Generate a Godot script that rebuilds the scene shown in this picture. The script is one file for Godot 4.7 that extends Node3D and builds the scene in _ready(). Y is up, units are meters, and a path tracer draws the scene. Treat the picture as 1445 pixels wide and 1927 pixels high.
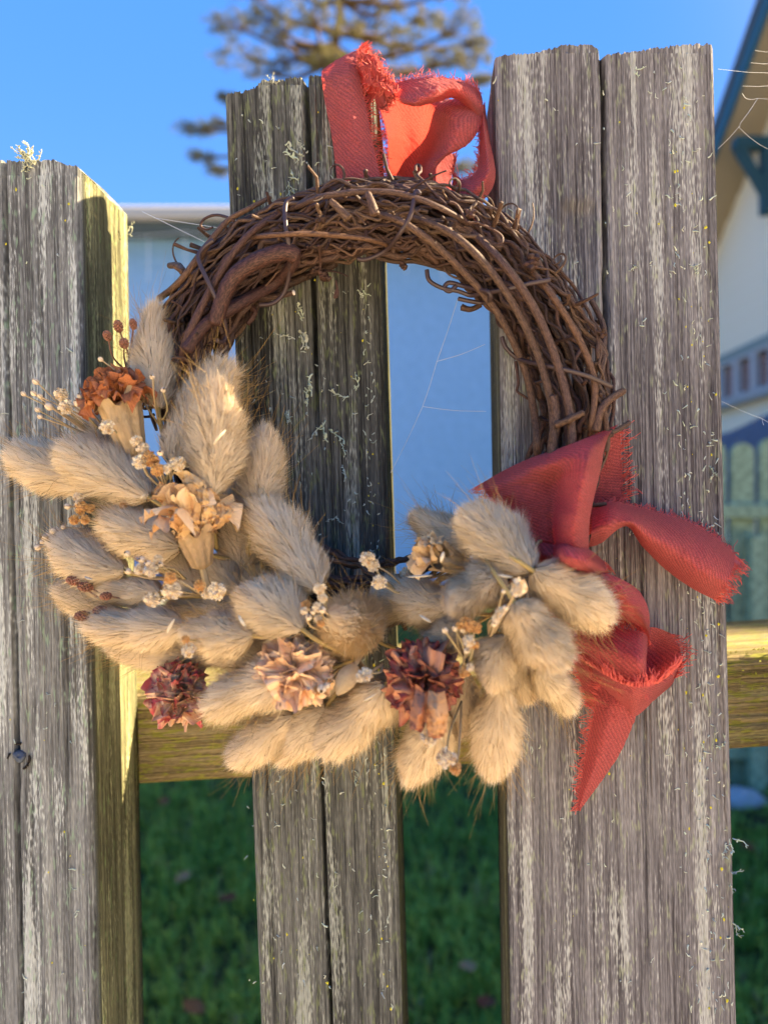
extends Node3D
# A dried-flower wreath hung with coral ribbon on a weathered picket fence.

const F := 1376.0            # focal length in photograph pixels (1445 x 1927)
const CX := 722.5
const CY := 963.5
const CAM := Vector3(0, 1.0, 0.285)
const YAW := 0.0668          # the fence stands turned a little to the lens
var tang := Vector3(cos(YAW), 0, sin(YAW))     # along the fence, to the right
var away := Vector3(sin(YAW), 0, -cos(YAW))    # through the fence, away from us
var rng := RandomNumberGenerator.new()
var used := {}
var M := {}
var noise := FastNoiseLite.new()

# ---------------------------------------------------------------- points
func fp(px: float, py: float, w := 0.0) -> Vector3:
	# where the sight line of a pixel meets the plane w metres behind the fence's front
	var d := Vector3((px - CX) / F, -(py - CY) / F, -1)
	var t := ((Vector3(0, 1, 0) - CAM).dot(away) + w) / d.dot(away)
	return CAM + d * t

func pt(px: float, py: float, z: float) -> Vector3:
	return CAM + Vector3((px - CX) / F, -(py - CY) / F, -1) * z

# ---------------------------------------------------------------- mesh collector
class Mb:
	var v := PackedVector3Array()
	var n := PackedVector3Array()
	var c := PackedColorArray()
	var uv := PackedVector2Array()
	var ix := PackedInt32Array()
	var off := Vector3.ZERO
	func _init(o := Vector3.ZERO) -> void:
		off = o
	func add(p: Vector3, col := Color.WHITE, t := Vector2.ZERO) -> int:
		v.append(p - off)
		c.append(col)
		uv.append(t)
		return v.size() - 1
	func tri(a: int, b: int, d: int) -> void:
		ix.append(a); ix.append(b); ix.append(d)
	func quad(a: int, b: int, d: int, e: int) -> void:
		ix.append(a); ix.append(b); ix.append(d)
		ix.append(a); ix.append(d); ix.append(e)
	func grid(start: int, rows: int, cols: int) -> void:
		for r in rows - 1:
			for k in cols - 1:
				var a := start + r * cols + k
				quad(a, a + 1, a + cols + 1, a + cols)
	func mesh(smooth := true) -> ArrayMesh:
		var a := []
		a.resize(Mesh.ARRAY_MAX)
		a[Mesh.ARRAY_VERTEX] = v
		a[Mesh.ARRAY_COLOR] = c
		a[Mesh.ARRAY_TEX_UV] = uv
		a[Mesh.ARRAY_INDEX] = ix
		if n.size() == v.size() and n.size() > 0:
			a[Mesh.ARRAY_NORMAL] = n
		elif smooth:
			var nn := PackedVector3Array()
			nn.resize(v.size())
			for i in range(0, ix.size(), 3):
				var i0 := ix[i]
				var i1 := ix[i + 1]
				var i2 := ix[i + 2]
				var fnn := (v[i2] - v[i0]).cross(v[i1] - v[i0])
				nn[i0] += fnn
				nn[i1] += fnn
				nn[i2] += fnn
			for i in nn.size():
				nn[i] = nn[i].normalized() if nn[i].length_squared() > 1e-24 else Vector3.UP
			a[Mesh.ARRAY_NORMAL] = nn
		var m := ArrayMesh.new()
		m.add_surface_from_arrays(Mesh.PRIMITIVE_TRIANGLES, a)
		return m

func mb(o := Vector3.ZERO) -> Mb:
	return Mb.new(o)

# ---------------------------------------------------------------- nodes
func numbered(called: String) -> String:
	var k: int = used.get(called, 0)
	used[called] = k + 1
	return called if k == 0 else "%s_%03d" % [called, k]

func tag(o: Node, label: String, category: String, group := "", kind := "") -> Node:
	if label:
		o.set_meta("label", label)
	if category:
		o.set_meta("category", category)
	if group:
		o.set_meta("group", group)
	if kind:
		o.set_meta("kind", kind)
	return o

func base(called: String, at: Vector3, label := "", category := "", group := "") -> Node3D:
	var o := Node3D.new()
	o.name = numbered(called)
	add_child(o)
	o.position = at
	tag(o, label, category, group)
	return o

func part(called: String, m: Mesh, mat: Material, parent: Node) -> MeshInstance3D:
	var o := MeshInstance3D.new()
	o.name = called
	if parent.has_node(NodePath(called)):
		var k := 1
		while parent.has_node(NodePath("%s_%03d" % [called, k])):
			k += 1
		o.name = "%s_%03d" % [called, k]
	o.mesh = m
	o.material_override = mat
	parent.add_child(o, true)
	return o

func top(called: String, m: Mesh, mat: Material, at := Vector3.ZERO) -> MeshInstance3D:
	var o := MeshInstance3D.new()
	o.name = numbered(called)
	o.mesh = m
	o.material_override = mat
	add_child(o)
	o.position = at
	return o

# ---------------------------------------------------------------- shapes
func rnd(a: float, b: float) -> float:
	return rng.randf_range(a, b)

func rv(k: float) -> Vector3:
	return Vector3(rnd(-k, k), rnd(-k, k), rnd(-k, k))

func vary(c: Color, k: float) -> Color:
	var f := 1.0 + rnd(-k, k)
	return Color(c.r * f * (1.0 + rnd(-k, k) * 0.3), c.g * f, c.b * f * (1.0 + rnd(-k, k) * 0.3))

func lin(hex: String) -> Color:
	return Color(hex).srgb_to_linear()

func side_of(d: Vector3) -> Vector3:
	return d.cross(Vector3.UP if absf(d.y) < 0.9 else Vector3.RIGHT).normalized()

func tube(b: Mb, pts: PackedVector3Array, radii: PackedFloat32Array, sides: int, col: Color, vscale := 100.0, bumpy := 0.0, flat := 1.0) -> void:
	var nn := pts.size()
	var start := b.v.size()
	var d0 := (pts[1] - pts[0]).normalized()
	var s := side_of(d0)
	var run := 0.0
	for i in nn:
		var d := (pts[mini(i + 1, nn - 1)] - pts[maxi(i - 1, 0)]).normalized()
		s = (s - d * s.dot(d)).normalized()
		var q := d.cross(s)
		if i > 0:
			run += pts[i].distance_to(pts[i - 1])
		for k in sides + 1:
			var a := TAU * (k % sides) / sides
			var r := radii[i] * (1.0 + (rnd(-bumpy, bumpy) if bumpy > 0.0 and k < sides else 0.0))
			var p := pts[i] + s * cos(a) * r + q * sin(a) * r * flat
			if k == sides:
				p = b.v[start + i * (sides + 1)] + b.off
			b.add(p, col, Vector2(float(k) / sides, run * vscale))
	b.grid(start, nn, sides + 1)
	for e in [0, nn - 1]:
		var cc := b.add(pts[e] + (d0 * -0.3 * radii[0] if e == 0 else (pts[nn - 1] - pts[nn - 2]).normalized() * 0.3 * radii[e]), col, Vector2(0.5, run * vscale))
		for k in sides:
			var j: int = start + e * (sides + 1) + k
			if e == 0:
				b.tri(cc, j + 1, j)
			else:
				b.tri(cc, j, j + 1)

func smooth_path(ctrl: PackedVector3Array, sub: int) -> PackedVector3Array:
	var out := PackedVector3Array()
	var k := ctrl.size()
	for i in k - 1:
		for j in sub:
			out.append(ctrl[i].cubic_interpolate(ctrl[i + 1], ctrl[maxi(i - 1, 0)], ctrl[mini(i + 2, k - 1)], float(j) / sub))
	out.append(ctrl[k - 1])
	return out

func rad(nn: int, r0: float, r1: float) -> PackedFloat32Array:
	var out := PackedFloat32Array()
	for i in nn:
		out.append(lerpf(r0, r1, float(i) / maxf(nn - 1, 1)))
	return out

func box(b: Mb, mid: Vector3, size: Vector3, basis := Basis.IDENTITY, ch := 0.003, col := Color.WHITE) -> void:
	# a block with chamfered edges
	var h := size / 2
	ch = minf(ch, minf(h.x, minf(h.y, h.z)) * 0.6)
	var id := {}
	for sx in [-1, 1]:
		for sy in [-1, 1]:
			for sz in [-1, 1]:
				for ax in 3:
					var p := Vector3(sx * (h.x - ch), sy * (h.y - ch), sz * (h.z - ch))
					p[ax] = [sx, sy, sz][ax] * h[ax]
					var far := [sx, sy, sz]
					id[[sx, sy, sz, ax]] = b.add(mid + basis * p, col, Vector2(p.x + p.z, p.y))
	for ax in 3:
		for sg in [-1, 1]:
			var q := []
			for k in [[-1, -1], [1, -1], [1, 1], [-1, 1]]:
				var key := [0, 0, 0, ax]
				key[ax] = sg
				key[(ax + 1) % 3] = k[0]
				key[(ax + 2) % 3] = k[1]
				q.append(id[key])
			if sg > 0:
				b.quad(q[3], q[2], q[1], q[0])
			else:
				b.quad(q[0], q[1], q[2], q[3])
		for s1 in [-1, 1]:
			for s2 in [-1, 1]:
				var a1 := (ax + 1) % 3
				var a2 := (ax + 2) % 3
				var q := []
				for k in [[-1, a1], [1, a1], [1, a2], [-1, a2]]:
					var key := [0, 0, 0, k[1]]
					key[ax] = k[0]
					key[a1] = s1
					key[a2] = s2
					q.append(id[key])
				b.quad(q[0], q[1], q[2], q[3])
	for sx in [-1, 1]:
		for sy in [-1, 1]:
			for sz in [-1, 1]:
				b.tri(id[[sx, sy, sz, 0]], id[[sx, sy, sz, 1]], id[[sx, sy, sz, 2]])

func bar(b: Mb, p: Vector3, q: Vector3, wide: float, deep: float, col := Color.WHITE, ch := 0.004) -> void:
	var y := (q - p).normalized()
	var x := side_of(y)
	box(b, (p + q) / 2, Vector3(wide, p.distance_to(q), deep), Basis(x, y, x.cross(y)), ch, col)

# ---------------------------------------------------------------- textures
func noise_l8(w: int, h: int, freq: float, sd: int, oct := 3, sw := 0, sh := 0) -> PackedByteArray:
	var fn := FastNoiseLite.new()
	fn.seed = sd
	fn.frequency = freq
	fn.fractal_octaves = oct
	fn.noise_type = FastNoiseLite.TYPE_SIMPLEX_SMOOTH
	var im := fn.get_seamless_image(sw if sw else w, sh if sh else h)
	im.convert(Image.FORMAT_L8)
	if sw:
		im.resize(w, h, Image.INTERPOLATE_CUBIC)
	return im.get_data()

func img_tex(w: int, h: int, data: PackedByteArray, rgb := true) -> ImageTexture:
	return ImageTexture.create_from_image(Image.create_from_data(w, h, false, Image.FORMAT_RGB8 if rgb else Image.FORMAT_L8, data))

func mat(c: Color, rough := 0.85, vc := false) -> StandardMaterial3D:
	var m := StandardMaterial3D.new()
	m.albedo_color = c
	m.roughness = rough
	m.vertex_color_use_as_albedo = vc
	m.metallic_specular = 0.35
	return m

func wood_tex(sd: int, dark: Color, mid: Color, pale: Color, patch: Color, patch_at: float, moss: Color, moss_at: float) -> ImageTexture:
	# grain, fibres, weathered pale flakes and algae of one board; sRGB colours
	var w := 512
	var h := 1024
	var ga := noise_l8(w, h, 0.06, sd, 4, 512, 10)
	var gb := noise_l8(w, h, 0.24, sd + 1, 4, 512, 64)
	var ln := noise_l8(w, h, 0.13, sd + 6, 2, 512, 9)
	var pa := noise_l8(w, h, 0.06, sd + 2, 5, 128, 40)
	var pb := noise_l8(w, h, 0.12, sd + 3, 4, 256, 256)
	var fi := noise_l8(w, h, 0.34, sd + 4, 3, 512, 300)
	var tone := noise_l8(w, h, 0.03, sd + 5, 2, 128, 64)
	var out := PackedByteArray()
	out.resize(w * h * 3)
	var dr := dark.r; var dg := dark.g; var db := dark.b
	var mr := mid.r; var mg := mid.g; var mbl := mid.b
	var lr := pale.r; var lg := pale.g; var lb := pale.b
	for i in w * h:
		var g := (ga[i] * 0.42 + gb[i] * 0.58) / 255.0
		g -= 0.22 * clampf(1.0 - absf(ln[i] - 128.0) / 11.0, 0.0, 1.0)
		g = clampf((g - 0.47) * 1.75 + 0.5 + (tone[i] - 128) / 500.0, 0.0, 1.0)
		var r0: float; var g0: float; var b0: float
		if g < 0.5:
			var k := g * 2.0
			r0 = dr + (mr - dr) * k; g0 = dg + (mg - dg) * k; b0 = db + (mbl - db) * k
		else:
			var k := g * 2.0 - 1.0
			r0 = mr + (lr - mr) * k; g0 = mg + (lg - mg) * k; b0 = mbl + (lb - mbl) * k
		var fib := fi[i] / 255.0
		var p := clampf((pa[i] / 255.0 + (fib - 0.5) * 0.55 + (g - 0.5) * 0.25 - patch_at) * 6.0, 0.0, 0.7)
		r0 += (patch.r - r0) * p; g0 += (patch.g - g0) * p; b0 += (patch.b - b0) * p
		var q := clampf((pb[i] / 255.0 + (fib - 0.5) * 0.45 - moss_at) * 5.0, 0.0, 0.7)
		r0 += (moss.r - r0) * q; g0 += (moss.g - g0) * q; b0 += (moss.b - b0) * q
		var f := 0.80 + fib * 0.40
		out[i * 3] = clampi(int(r0 * f * 255.0), 0, 255)
		out[i * 3 + 1] = clampi(int(g0 * f * 255.0), 0, 255)
		out[i * 3 + 2] = clampi(int(b0 * f * 255.0), 0, 255)
	return img_tex(w, h, out)

func speckle_tex(w: int, sd: int, a: Color, b: Color, freq: float, contrast := 1.6, oct := 5) -> ImageTexture:
	var na := noise_l8(w, w, freq, sd, oct)
	var out := PackedByteArray()
	out.resize(w * w * 3)
	for i in w * w:
		var k := clampf((na[i] / 255.0 - 0.5) * contrast + 0.5, 0, 1)
		out[i * 3] = int(lerpf(a.r, b.r, k) * 255)
		out[i * 3 + 1] = int(lerpf(a.g, b.g, k) * 255)
		out[i * 3 + 2] = int(lerpf(a.b, b.b, k) * 255)
	return img_tex(w, w, out)

func weave_tex(coloured: bool) -> ImageTexture:
	# relief of a crepe weave: threads over and under, a little uneven
	var w := 256
	var na := noise_l8(w, w, 0.12, 77, 3)
	var out := PackedByteArray()
	out.resize(w * w)
	for y in w:
		for x in w:
			var a := sin(x * TAU / 8.0 + (na[y * w + x] - 128) * 0.02)
			var b := sin(y * TAU / 8.0 + (na[x * w + y] - 128) * 0.02)
			var over := 1.0 if (x / 8 + y / 8) % 2 == 0 else -1.0
			out[y * w + x] = clampi(int(128 + 42 * (a * over - b * over) + (na[y * w + x] - 128) * 0.5), 0, 255)
	if not coloured:
		return img_tex(w, w, out, false)
	# the threads' own tone: each dyed a little differently, thin spots between them
	var rgb := PackedByteArray()
	rgb.resize(w * w * 3)
	for i in w * w:
		var k := 0.74 + 0.26 * clampf((out[i] - 70) / 110.0, 0.0, 1.0) - 0.10 * clampf((na[i] - 128) / 90.0, 0.0, 1.0)
		rgb[i * 3] = int(255 * minf(1.0, k + 0.04))
		rgb[i * 3 + 1] = int(255 * k)
		rgb[i * 3 + 2] = int(255 * k)
	return img_tex(w, w, rgb)

func _ready() -> void:
	rng.seed = 4711
	# ------------------------------------------------ camera, sky, sun, exposure
	var cam := Camera3D.new()
	cam.name = "camera"
	cam.position = CAM
	var lens := CameraAttributesPhysical.new()
	lens.frustum_focal_length = 17.137
	lens.frustum_focus_distance = 0.268
	lens.frustum_near = 0.02
	lens.frustum_far = 400.0
	lens.exposure_aperture = 5.2
	cam.attributes = lens
	add_child(cam)
	cam.fov = 70.0
	cam.near = 0.02
	cam.far = 400.0
	var we := WorldEnvironment.new()
	we.name = "environment"
	var env := Environment.new()
	env.background_mode = Environment.BG_SKY
	var sky := Sky.new()
	var sm := ProceduralSkyMaterial.new()
	sm.sky_top_color = Color(0.159, 0.308, 0.518)
	sm.sky_horizon_color = Color(0.347, 0.477, 0.59)
	sm.sky_curve = 0.16
	sm.ground_bottom_color = Color(0.30, 0.28, 0.24)
	sm.ground_horizon_color = Color(0.40, 0.40, 0.38)
	sm.sun_angle_max = 62.0
	sm.sun_curve = 0.36
	sky.sky_material = sm
	env.sky = sky
	env.tonemap_mode = Environment.TONE_MAPPER_LINEAR
	env.tonemap_exposure = 5.2
	env.sdfgi_enabled = true
	env.ssao_enabled = true
	env.ssil_enabled = true
	we.environment = env
	add_child(we)
	var sun := DirectionalLight3D.new()
	sun.name = "sun"
	var travel := (tang * -1.0 + Vector3(0, -0.70, 0) + away * -0.29).normalized()
	sun.basis = Basis.looking_at(travel, Vector3.UP)
	sun.light_color = Color(1.0, 0.91, 0.745)
	sun.light_energy = 1.6
	sun.light_angular_distance = 0.5
	sun.shadow_enabled = true
	add_child(sun)

	make_materials()
	build_ground()
	build_blue_building()
	build_cream_house()
	build_far_fence()
	build_tree()
	build_fence()
	build_wreath()
	build_tails()
	build_carnations()
	build_sprigs()
	build_bow()
	build_hanger()
	build_small_things()

func make_materials() -> void:
	var bump := ImageTexture.create_from_image(Image.create_from_data(512, 1024, false, Image.FORMAT_L8, wood_relief()))
	var looks := {
		"left": [11, Color(0.295, 0.295, 0.286), Color(0.457, 0.459, 0.449), Color(0.585, 0.588, 0.562), Color(0.762, 0.778, 0.747), 0.59, Color(0.499, 0.588, 0.481), 0.70],
		"middle": [23, Color(0.194, 0.193, 0.182), Color(0.345, 0.343, 0.319), Color(0.467, 0.464, 0.432), Color(0.64, 0.649, 0.591), 0.675, Color(0.417, 0.444, 0.308), 0.67],
		"right": [37, Color(0.296, 0.279, 0.278), Color(0.449, 0.433, 0.428), Color(0.559, 0.544, 0.534), Color(0.695, 0.697, 0.656), 0.655, Color(0.537, 0.554, 0.447), 0.70],
		"rail": [51, Color(0.393, 0.338, 0.22), Color(0.537, 0.47, 0.32), Color(0.661, 0.593, 0.43), Color(0.62, 0.583, 0.38), 0.66, Color(0.537, 0.542, 0.2), 0.56],
	}
	for k in looks:
		var a = looks[k]
		var m := mat(Color.WHITE, 0.92, true)
		m.albedo_texture = wood_tex(a[0], a[1], a[2], a[3], a[4], a[5], a[6], a[7])
		m.heightmap_enabled = true
		m.heightmap_texture = bump
		m.heightmap_scale = 0.13
		m.metallic_specular = 0.25
		M[k] = m
	var bark := mat(Color.WHITE, 0.62, true)
	bark.albedo_texture = bark_tex()
	bark.heightmap_enabled = true
	bark.heightmap_texture = bark.albedo_texture
	bark.heightmap_scale = 0.008
	bark.metallic_specular = 0.4
	M.bark = bark
	M.wire = mat(Color(0.24, 0.175, 0.17), 0.5)
	M.wire.metallic_specular = 0.5
	var fur := mat(Color.WHITE, 0.8, true)
	fur.backlight_enabled = true
	fur.backlight = Color(0.75, 0.75, 0.75)
	fur.metallic_specular = 0.2
	M.fur = fur
	M.awn = mat(Color(0.66, 0.53, 0.31), 0.7)
	M.stem = mat(Color(0.68, 0.58, 0.36), 0.8)
	var petal := mat(Color.WHITE, 0.75, true)
	petal.backlight_enabled = true
	petal.backlight = Color(0.4, 0.4, 0.4)
	petal.heightmap_enabled = true
	petal.heightmap_texture = petal_relief()
	petal.heightmap_scale = 0.03
	M.petal = petal
	M.white = mat(Color(1.0, 0.965, 0.90), 0.8, true)
	M.white.backlight_enabled = true
	M.white.backlight = Color(0.1, 0.1, 0.1)
	M.twig = mat(Color.WHITE, 0.8, true)
	var cloth := mat(Color.WHITE, 0.9, true)
	cloth.heightmap_enabled = true
	cloth.heightmap_texture = weave_tex(false)
	cloth.heightmap_scale = 0.10
	cloth.albedo_texture = weave_tex(true)
	cloth.backlight_enabled = true
	cloth.backlight = Color(1.0, 0.72, 0.62)
	cloth.metallic_specular = 0.1
	cloth.rim_enabled = true
	cloth.rim = 0.3
	cloth.rim_tint = 0.6
	M.cloth = cloth
	var thread := mat(Color.WHITE, 0.9, true)
	thread.backlight_enabled = true
	thread.backlight = Color(0.5, 0.5, 0.5)
	M.thread = thread
	M.lichen = mat(Color.WHITE, 0.95, true)
	M.web = mat(Color(0.92, 0.94, 0.96), 0.4)

func wood_relief() -> PackedByteArray:
	var a := noise_l8(512, 1024, 0.20, 5, 3, 512, 14)
	var b := noise_l8(512, 1024, 0.40, 6, 2, 512, 90)
	for i in a.size():
		a[i] = clampi(int(a[i] * 0.65 + b[i] * 0.35), 0, 255)
	return a

func bark_tex() -> ImageTexture:
	# long stringy bark: u round the vine, v along it
	var a := noise_l8(256, 512, 0.12, 90, 4, 256, 40)
	var b := noise_l8(256, 512, 0.2, 91, 3, 256, 200)
	var out := PackedByteArray()
	out.resize(256 * 512 * 3)
	for i in 256 * 512:
		var k := clampf((a[i] * 0.6 + b[i] * 0.4 - 128) / 128.0 * 1.5 + 0.5, 0, 1)
		out[i * 3] = int(lerpf(110, 250, k))
		out[i * 3 + 1] = int(lerpf(96, 236, k))
		out[i * 3 + 2] = int(lerpf(90, 222, k))
	return img_tex(256, 512, out)

func petal_relief() -> ImageTexture:
	var a := noise_l8(256, 256, 0.15, 95, 4, 256, 40)
	return img_tex(256, 256, a, false)

# ---------------------------------------------------------------- ground
func sheet(called: String, x0: float, x1: float, z0: float, z1: float, y: float, m: Material, nx := 2, nz := 2, rough := 0.0) -> MeshInstance3D:
	var b := mb()
	for j in nz + 1:
		for i in nx + 1:
			var x := lerpf(x0, x1, float(i) / nx)
			var z := lerpf(z0, z1, float(j) / nz)
			b.add(Vector3(x, y + (noise.get_noise_2d(x * 60, z * 60) * rough if rough > 0.0 else 0.0), z), Color.WHITE, Vector2(x, z))
	b.grid(0, nz + 1, nx + 1)
	var o := top(called, b.mesh(), m)
	o.set_meta("kind", "structure")
	return o

func build_ground() -> void:
	noise.seed = 3
	noise.frequency = 0.05
	var soil := mat(Color.WHITE, 0.95)
	soil.albedo_texture = speckle_tex(512, 61, Color(0.10, 0.15, 0.06), Color(0.22, 0.27, 0.11), 0.06)
	soil.uv1_scale = Vector3(0.9, 0.9, 1)
	sheet("ground", -150, 150, -250, 150, 0.0, soil)
	# the sunlit concrete in front of the fence
	var conc := mat(Color.WHITE, 0.9)
	conc.albedo_texture = speckle_tex(512, 62, Color(0.81, 0.755, 0.665), Color(0.90, 0.855, 0.775), 0.05, 1.6, 6)
	conc.uv1_scale = Vector3(0.7, 0.7, 1)
	var b := mb()
	box(b, Vector3(0, 0.02, 4.6), Vector3(26, 0.06, 8.6), Basis.IDENTITY, 0.01)
	var pav := top("pavement", b.mesh(false), conc)
	pav.set_meta("kind", "structure")
	# a pale gravel yard beside the far building, out of sight, whose light reaches the walls
	var grav := mat(Color.WHITE, 0.95)
	grav.albedo_texture = speckle_tex(512, 63, Color(0.50, 0.47, 0.42), Color(0.72, 0.69, 0.63), 0.15, 2.2)
	sheet("gravel_yard", -14.0, -0.4, -8.6, -3.2, 0.006, grav)
	# the lawn behind the fence
	var blade := mb()
	for k in 5:
		var a := TAU * k / 5.0 + 0.4
		var lean := Vector3(cos(a), 0, sin(a)) * (0.25 + 0.12 * k)
		var s := Vector3(-sin(a), 0, cos(a)) * 0.035
		var root := Vector3(cos(a * 2.0), 0, sin(a * 2.0)) * 0.12
		var i0 := blade.add(root - s)
		blade.add(root + s)
		blade.add(root + lean * 0.35 + Vector3(0, 0.62, 0) + s * 0.8)
		blade.add(root + lean * 0.35 + Vector3(0, 0.62, 0) - s * 0.8)
		blade.add(root + lean + Vector3(0, 1.0 - 0.1 * k, 0))
		blade.quad(i0, i0 + 1, i0 + 2, i0 + 3)
		blade.tri(i0 + 3, i0 + 2, i0 + 4)
	var gm := mat(Color.WHITE, 0.6, true)
	gm.backlight_enabled = true
	gm.backlight = Color(0.4, 0.4, 0.4)
	var mm := MultiMesh.new()
	mm.transform_format = MultiMesh.TRANSFORM_3D
	mm.use_colors = true
	mm.mesh = blade.mesh()
	mm.instance_count = 30000
	noise.frequency = 0.02
	for i in mm.instance_count:
		var q := rnd(0, 1)
		var z := -lerpf(0.45, 7.5, q * q)
		var x := rnd(-1.0, 1.0) * (0.75 - z * 0.55) + 0.15
		var tall := rnd(0.035, 0.075) * (1.0 + 0.5 * noise.get_noise_2d(x * 90, z * 90))
		var bs := Basis(Vector3.UP, rnd(0, TAU)).scaled(Vector3(tall * 0.9, tall, tall * 0.9))
		mm.set_instance_transform(i, Transform3D(bs, Vector3(x, 0.002, z)))
		var n2 := noise.get_noise_2d(x * 50 + 300, z * 50)
		var c := Color(0.115, 0.25, 0.035).lerp(Color(0.31, 0.44, 0.07), clampf(n2 + 0.4 + rnd(-0.25, 0.25), 0, 1))
		if rng.randf() < 0.04:
			c = Color(0.24, 0.22, 0.10)
		mm.set_instance_color(i, c)
	var g := MultiMeshInstance3D.new()
	g.name = "grass"
	g.multimesh = mm
	g.material_override = gm
	add_child(g)
	tag(g, "short dark green lawn grass in the shade behind the fence", "grass", "", "stuff")
	# a few fallen leaves
	var spots := [[310, 1515, "tan fallen leaf near the top of the lawn gap left"], [345, 1660, "small pale fallen leaf by dark patch in the left lawn gap"], [430, 1700, "reddish brown fallen leaf low in the left lawn gap"], [365, 1908, "light brown fallen leaf at the bottom of the left lawn gap"], [880, 1830, "dark red fallen leaf in the middle lawn gap"], [915, 1898, "brown fallen leaf at the bottom of the middle lawn gap"], [1405, 1600, "small brown fallen leaf on the lawn right of the fence"]]
	for s in spots:
		var z: float = 0.95 / ((s[1] - CY) / F)
		var p := pt(s[0], s[1], z)
		var lf := mb(p)
		for j in 5:
			for i in 5:
				var u := i / 4.0 - 0.5
				var v := j / 4.0
				var wd := sin(PI * clampf(v * 0.92 + 0.04, 0, 1)) * 0.032
				lf.add(p + 0.6 * Vector3(u * 2 * wd, 0.012 + 0.03 * u * u + 0.012 * v + rnd(-0.002, 0.002), (v - 0.5) * 0.085).rotated(Vector3.UP, s[0] * 0.7))
		lf.grid(0, 5, 5)
		var lo := top("fallen_leaf", lf.mesh(), mat([Color(0.42, 0.28, 0.15), Color(0.50, 0.42, 0.30), Color(0.33, 0.18, 0.12)][spots.find(s) % 3], 0.8), p)
		tag(lo, s[2], "leaf", "fallen leaves on the lawn")

# ---------------------------------------------------------------- far things
func build_blue_building() -> void:
	var z := 10.0
	var bs := Vector3(-1.0, 0, CAM.z - z)
	var o := base("garage_building", bs, "pale blue-grey building with low white eave behind the wreath", "building")
	var top_y := pt(0, 446, z).y
	var x0 := pt(-500, 0, z).x
	var x1 := pt(1240, 0, z).x
	var wm := mat(Color.WHITE, 0.85)
	wm.albedo_texture = speckle_tex(256, 65, Color(0.58, 0.74, 0.88), Color(0.62, 0.78, 0.92), 0.03)
	var b := mb(bs)
	box(b, Vector3((x0 + x1) / 2, top_y / 2, bs.z - 3.0), Vector3(x1 - x0, top_y, 6.0), Basis.IDENTITY, 0.02)
	part("wall", b.mesh(false), wm, o)
	b = mb(bs)
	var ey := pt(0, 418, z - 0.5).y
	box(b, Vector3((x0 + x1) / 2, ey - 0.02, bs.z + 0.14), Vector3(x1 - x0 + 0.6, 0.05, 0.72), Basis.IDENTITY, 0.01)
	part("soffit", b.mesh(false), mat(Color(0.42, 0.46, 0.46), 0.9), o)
	b = mb(bs)
	box(b, Vector3((x0 + x1) / 2, ey + 0.09, bs.z + 0.56), Vector3(x1 - x0 + 0.7, 0.17, 0.12), Basis.IDENTITY, 0.03)
	part("gutter", b.mesh(false), mat(Color(0.80, 0.76, 0.70), 0.7), o)
	b = mb(bs)
	var pr := [Vector3(x0 - 0.3, ey + 0.16, bs.z + 0.52), Vector3(x1 + 0.3, ey + 0.16, bs.z + 0.52), Vector3(x1 + 0.3, ey + 0.75, bs.z - 3.0), Vector3(x0 - 0.3, ey + 0.75, bs.z - 3.0), Vector3(x0 - 0.3, ey + 0.16, bs.z - 6.5), Vector3(x1 + 0.3, ey + 0.16, bs.z - 6.5)]
	for p in pr:
		b.add(p)
	b.quad(0, 1, 2, 3)
	b.quad(3, 2, 5, 4)
	b.quad(0, 4, 5, 1)
	b.tri(0, 3, 4)
	b.tri(1, 5, 2)
	part("roof", b.mesh(false), mat(Color(0.40, 0.40, 0.41), 0.9), o)
	# icicle lights hung under the eave
	var lp := Vector3(-1.0, ey - 0.06, bs.z + 0.45)
	var li := base("icicle_light_string", lp, "string of unlit white icicle lights hanging under the building's eave", "string lights")
	var wire := mb(lp)
	var cm := mat(Color(0.90, 0.92, 0.94), 0.5)
	var x := -4.2
	var path := PackedVector3Array()
	while x < 2.4:
		var yy := lp.y - 0.05 - 0.05 * absf(sin(x * 2.4))
		path.append(Vector3(x, yy, lp.z))
		x += 0.08
	tube(wire, path, rad(path.size(), 0.006, 0.006), 5, Color.WHITE)
	part("cable", wire.mesh(), cm, li)
	for k in 14:
		var q := path[k * 6 + 2]
		var dr := mb(lp)
		var ln := 0.35 + 0.3 * float((k * 5) % 4) / 3.0
		tube(dr, PackedVector3Array([q, q + Vector3(0.02, -ln * 0.5, 0.01), q + Vector3(0, -ln, 0)]), rad(3, 0.005, 0.005), 5, Color.WHITE)
		for j in 5:
			var c := q + Vector3(0, -ln * (0.2 + 0.2 * j), 0.01)
			tube(dr, PackedVector3Array([c, c + Vector3(0.01, -0.03, 0.0), c + Vector3(0.012, -0.055, 0)]), PackedFloat32Array([0.008, 0.017, 0.004]), 6, Color.WHITE)
		part("light_strand", dr.mesh(), cm, li)

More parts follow.
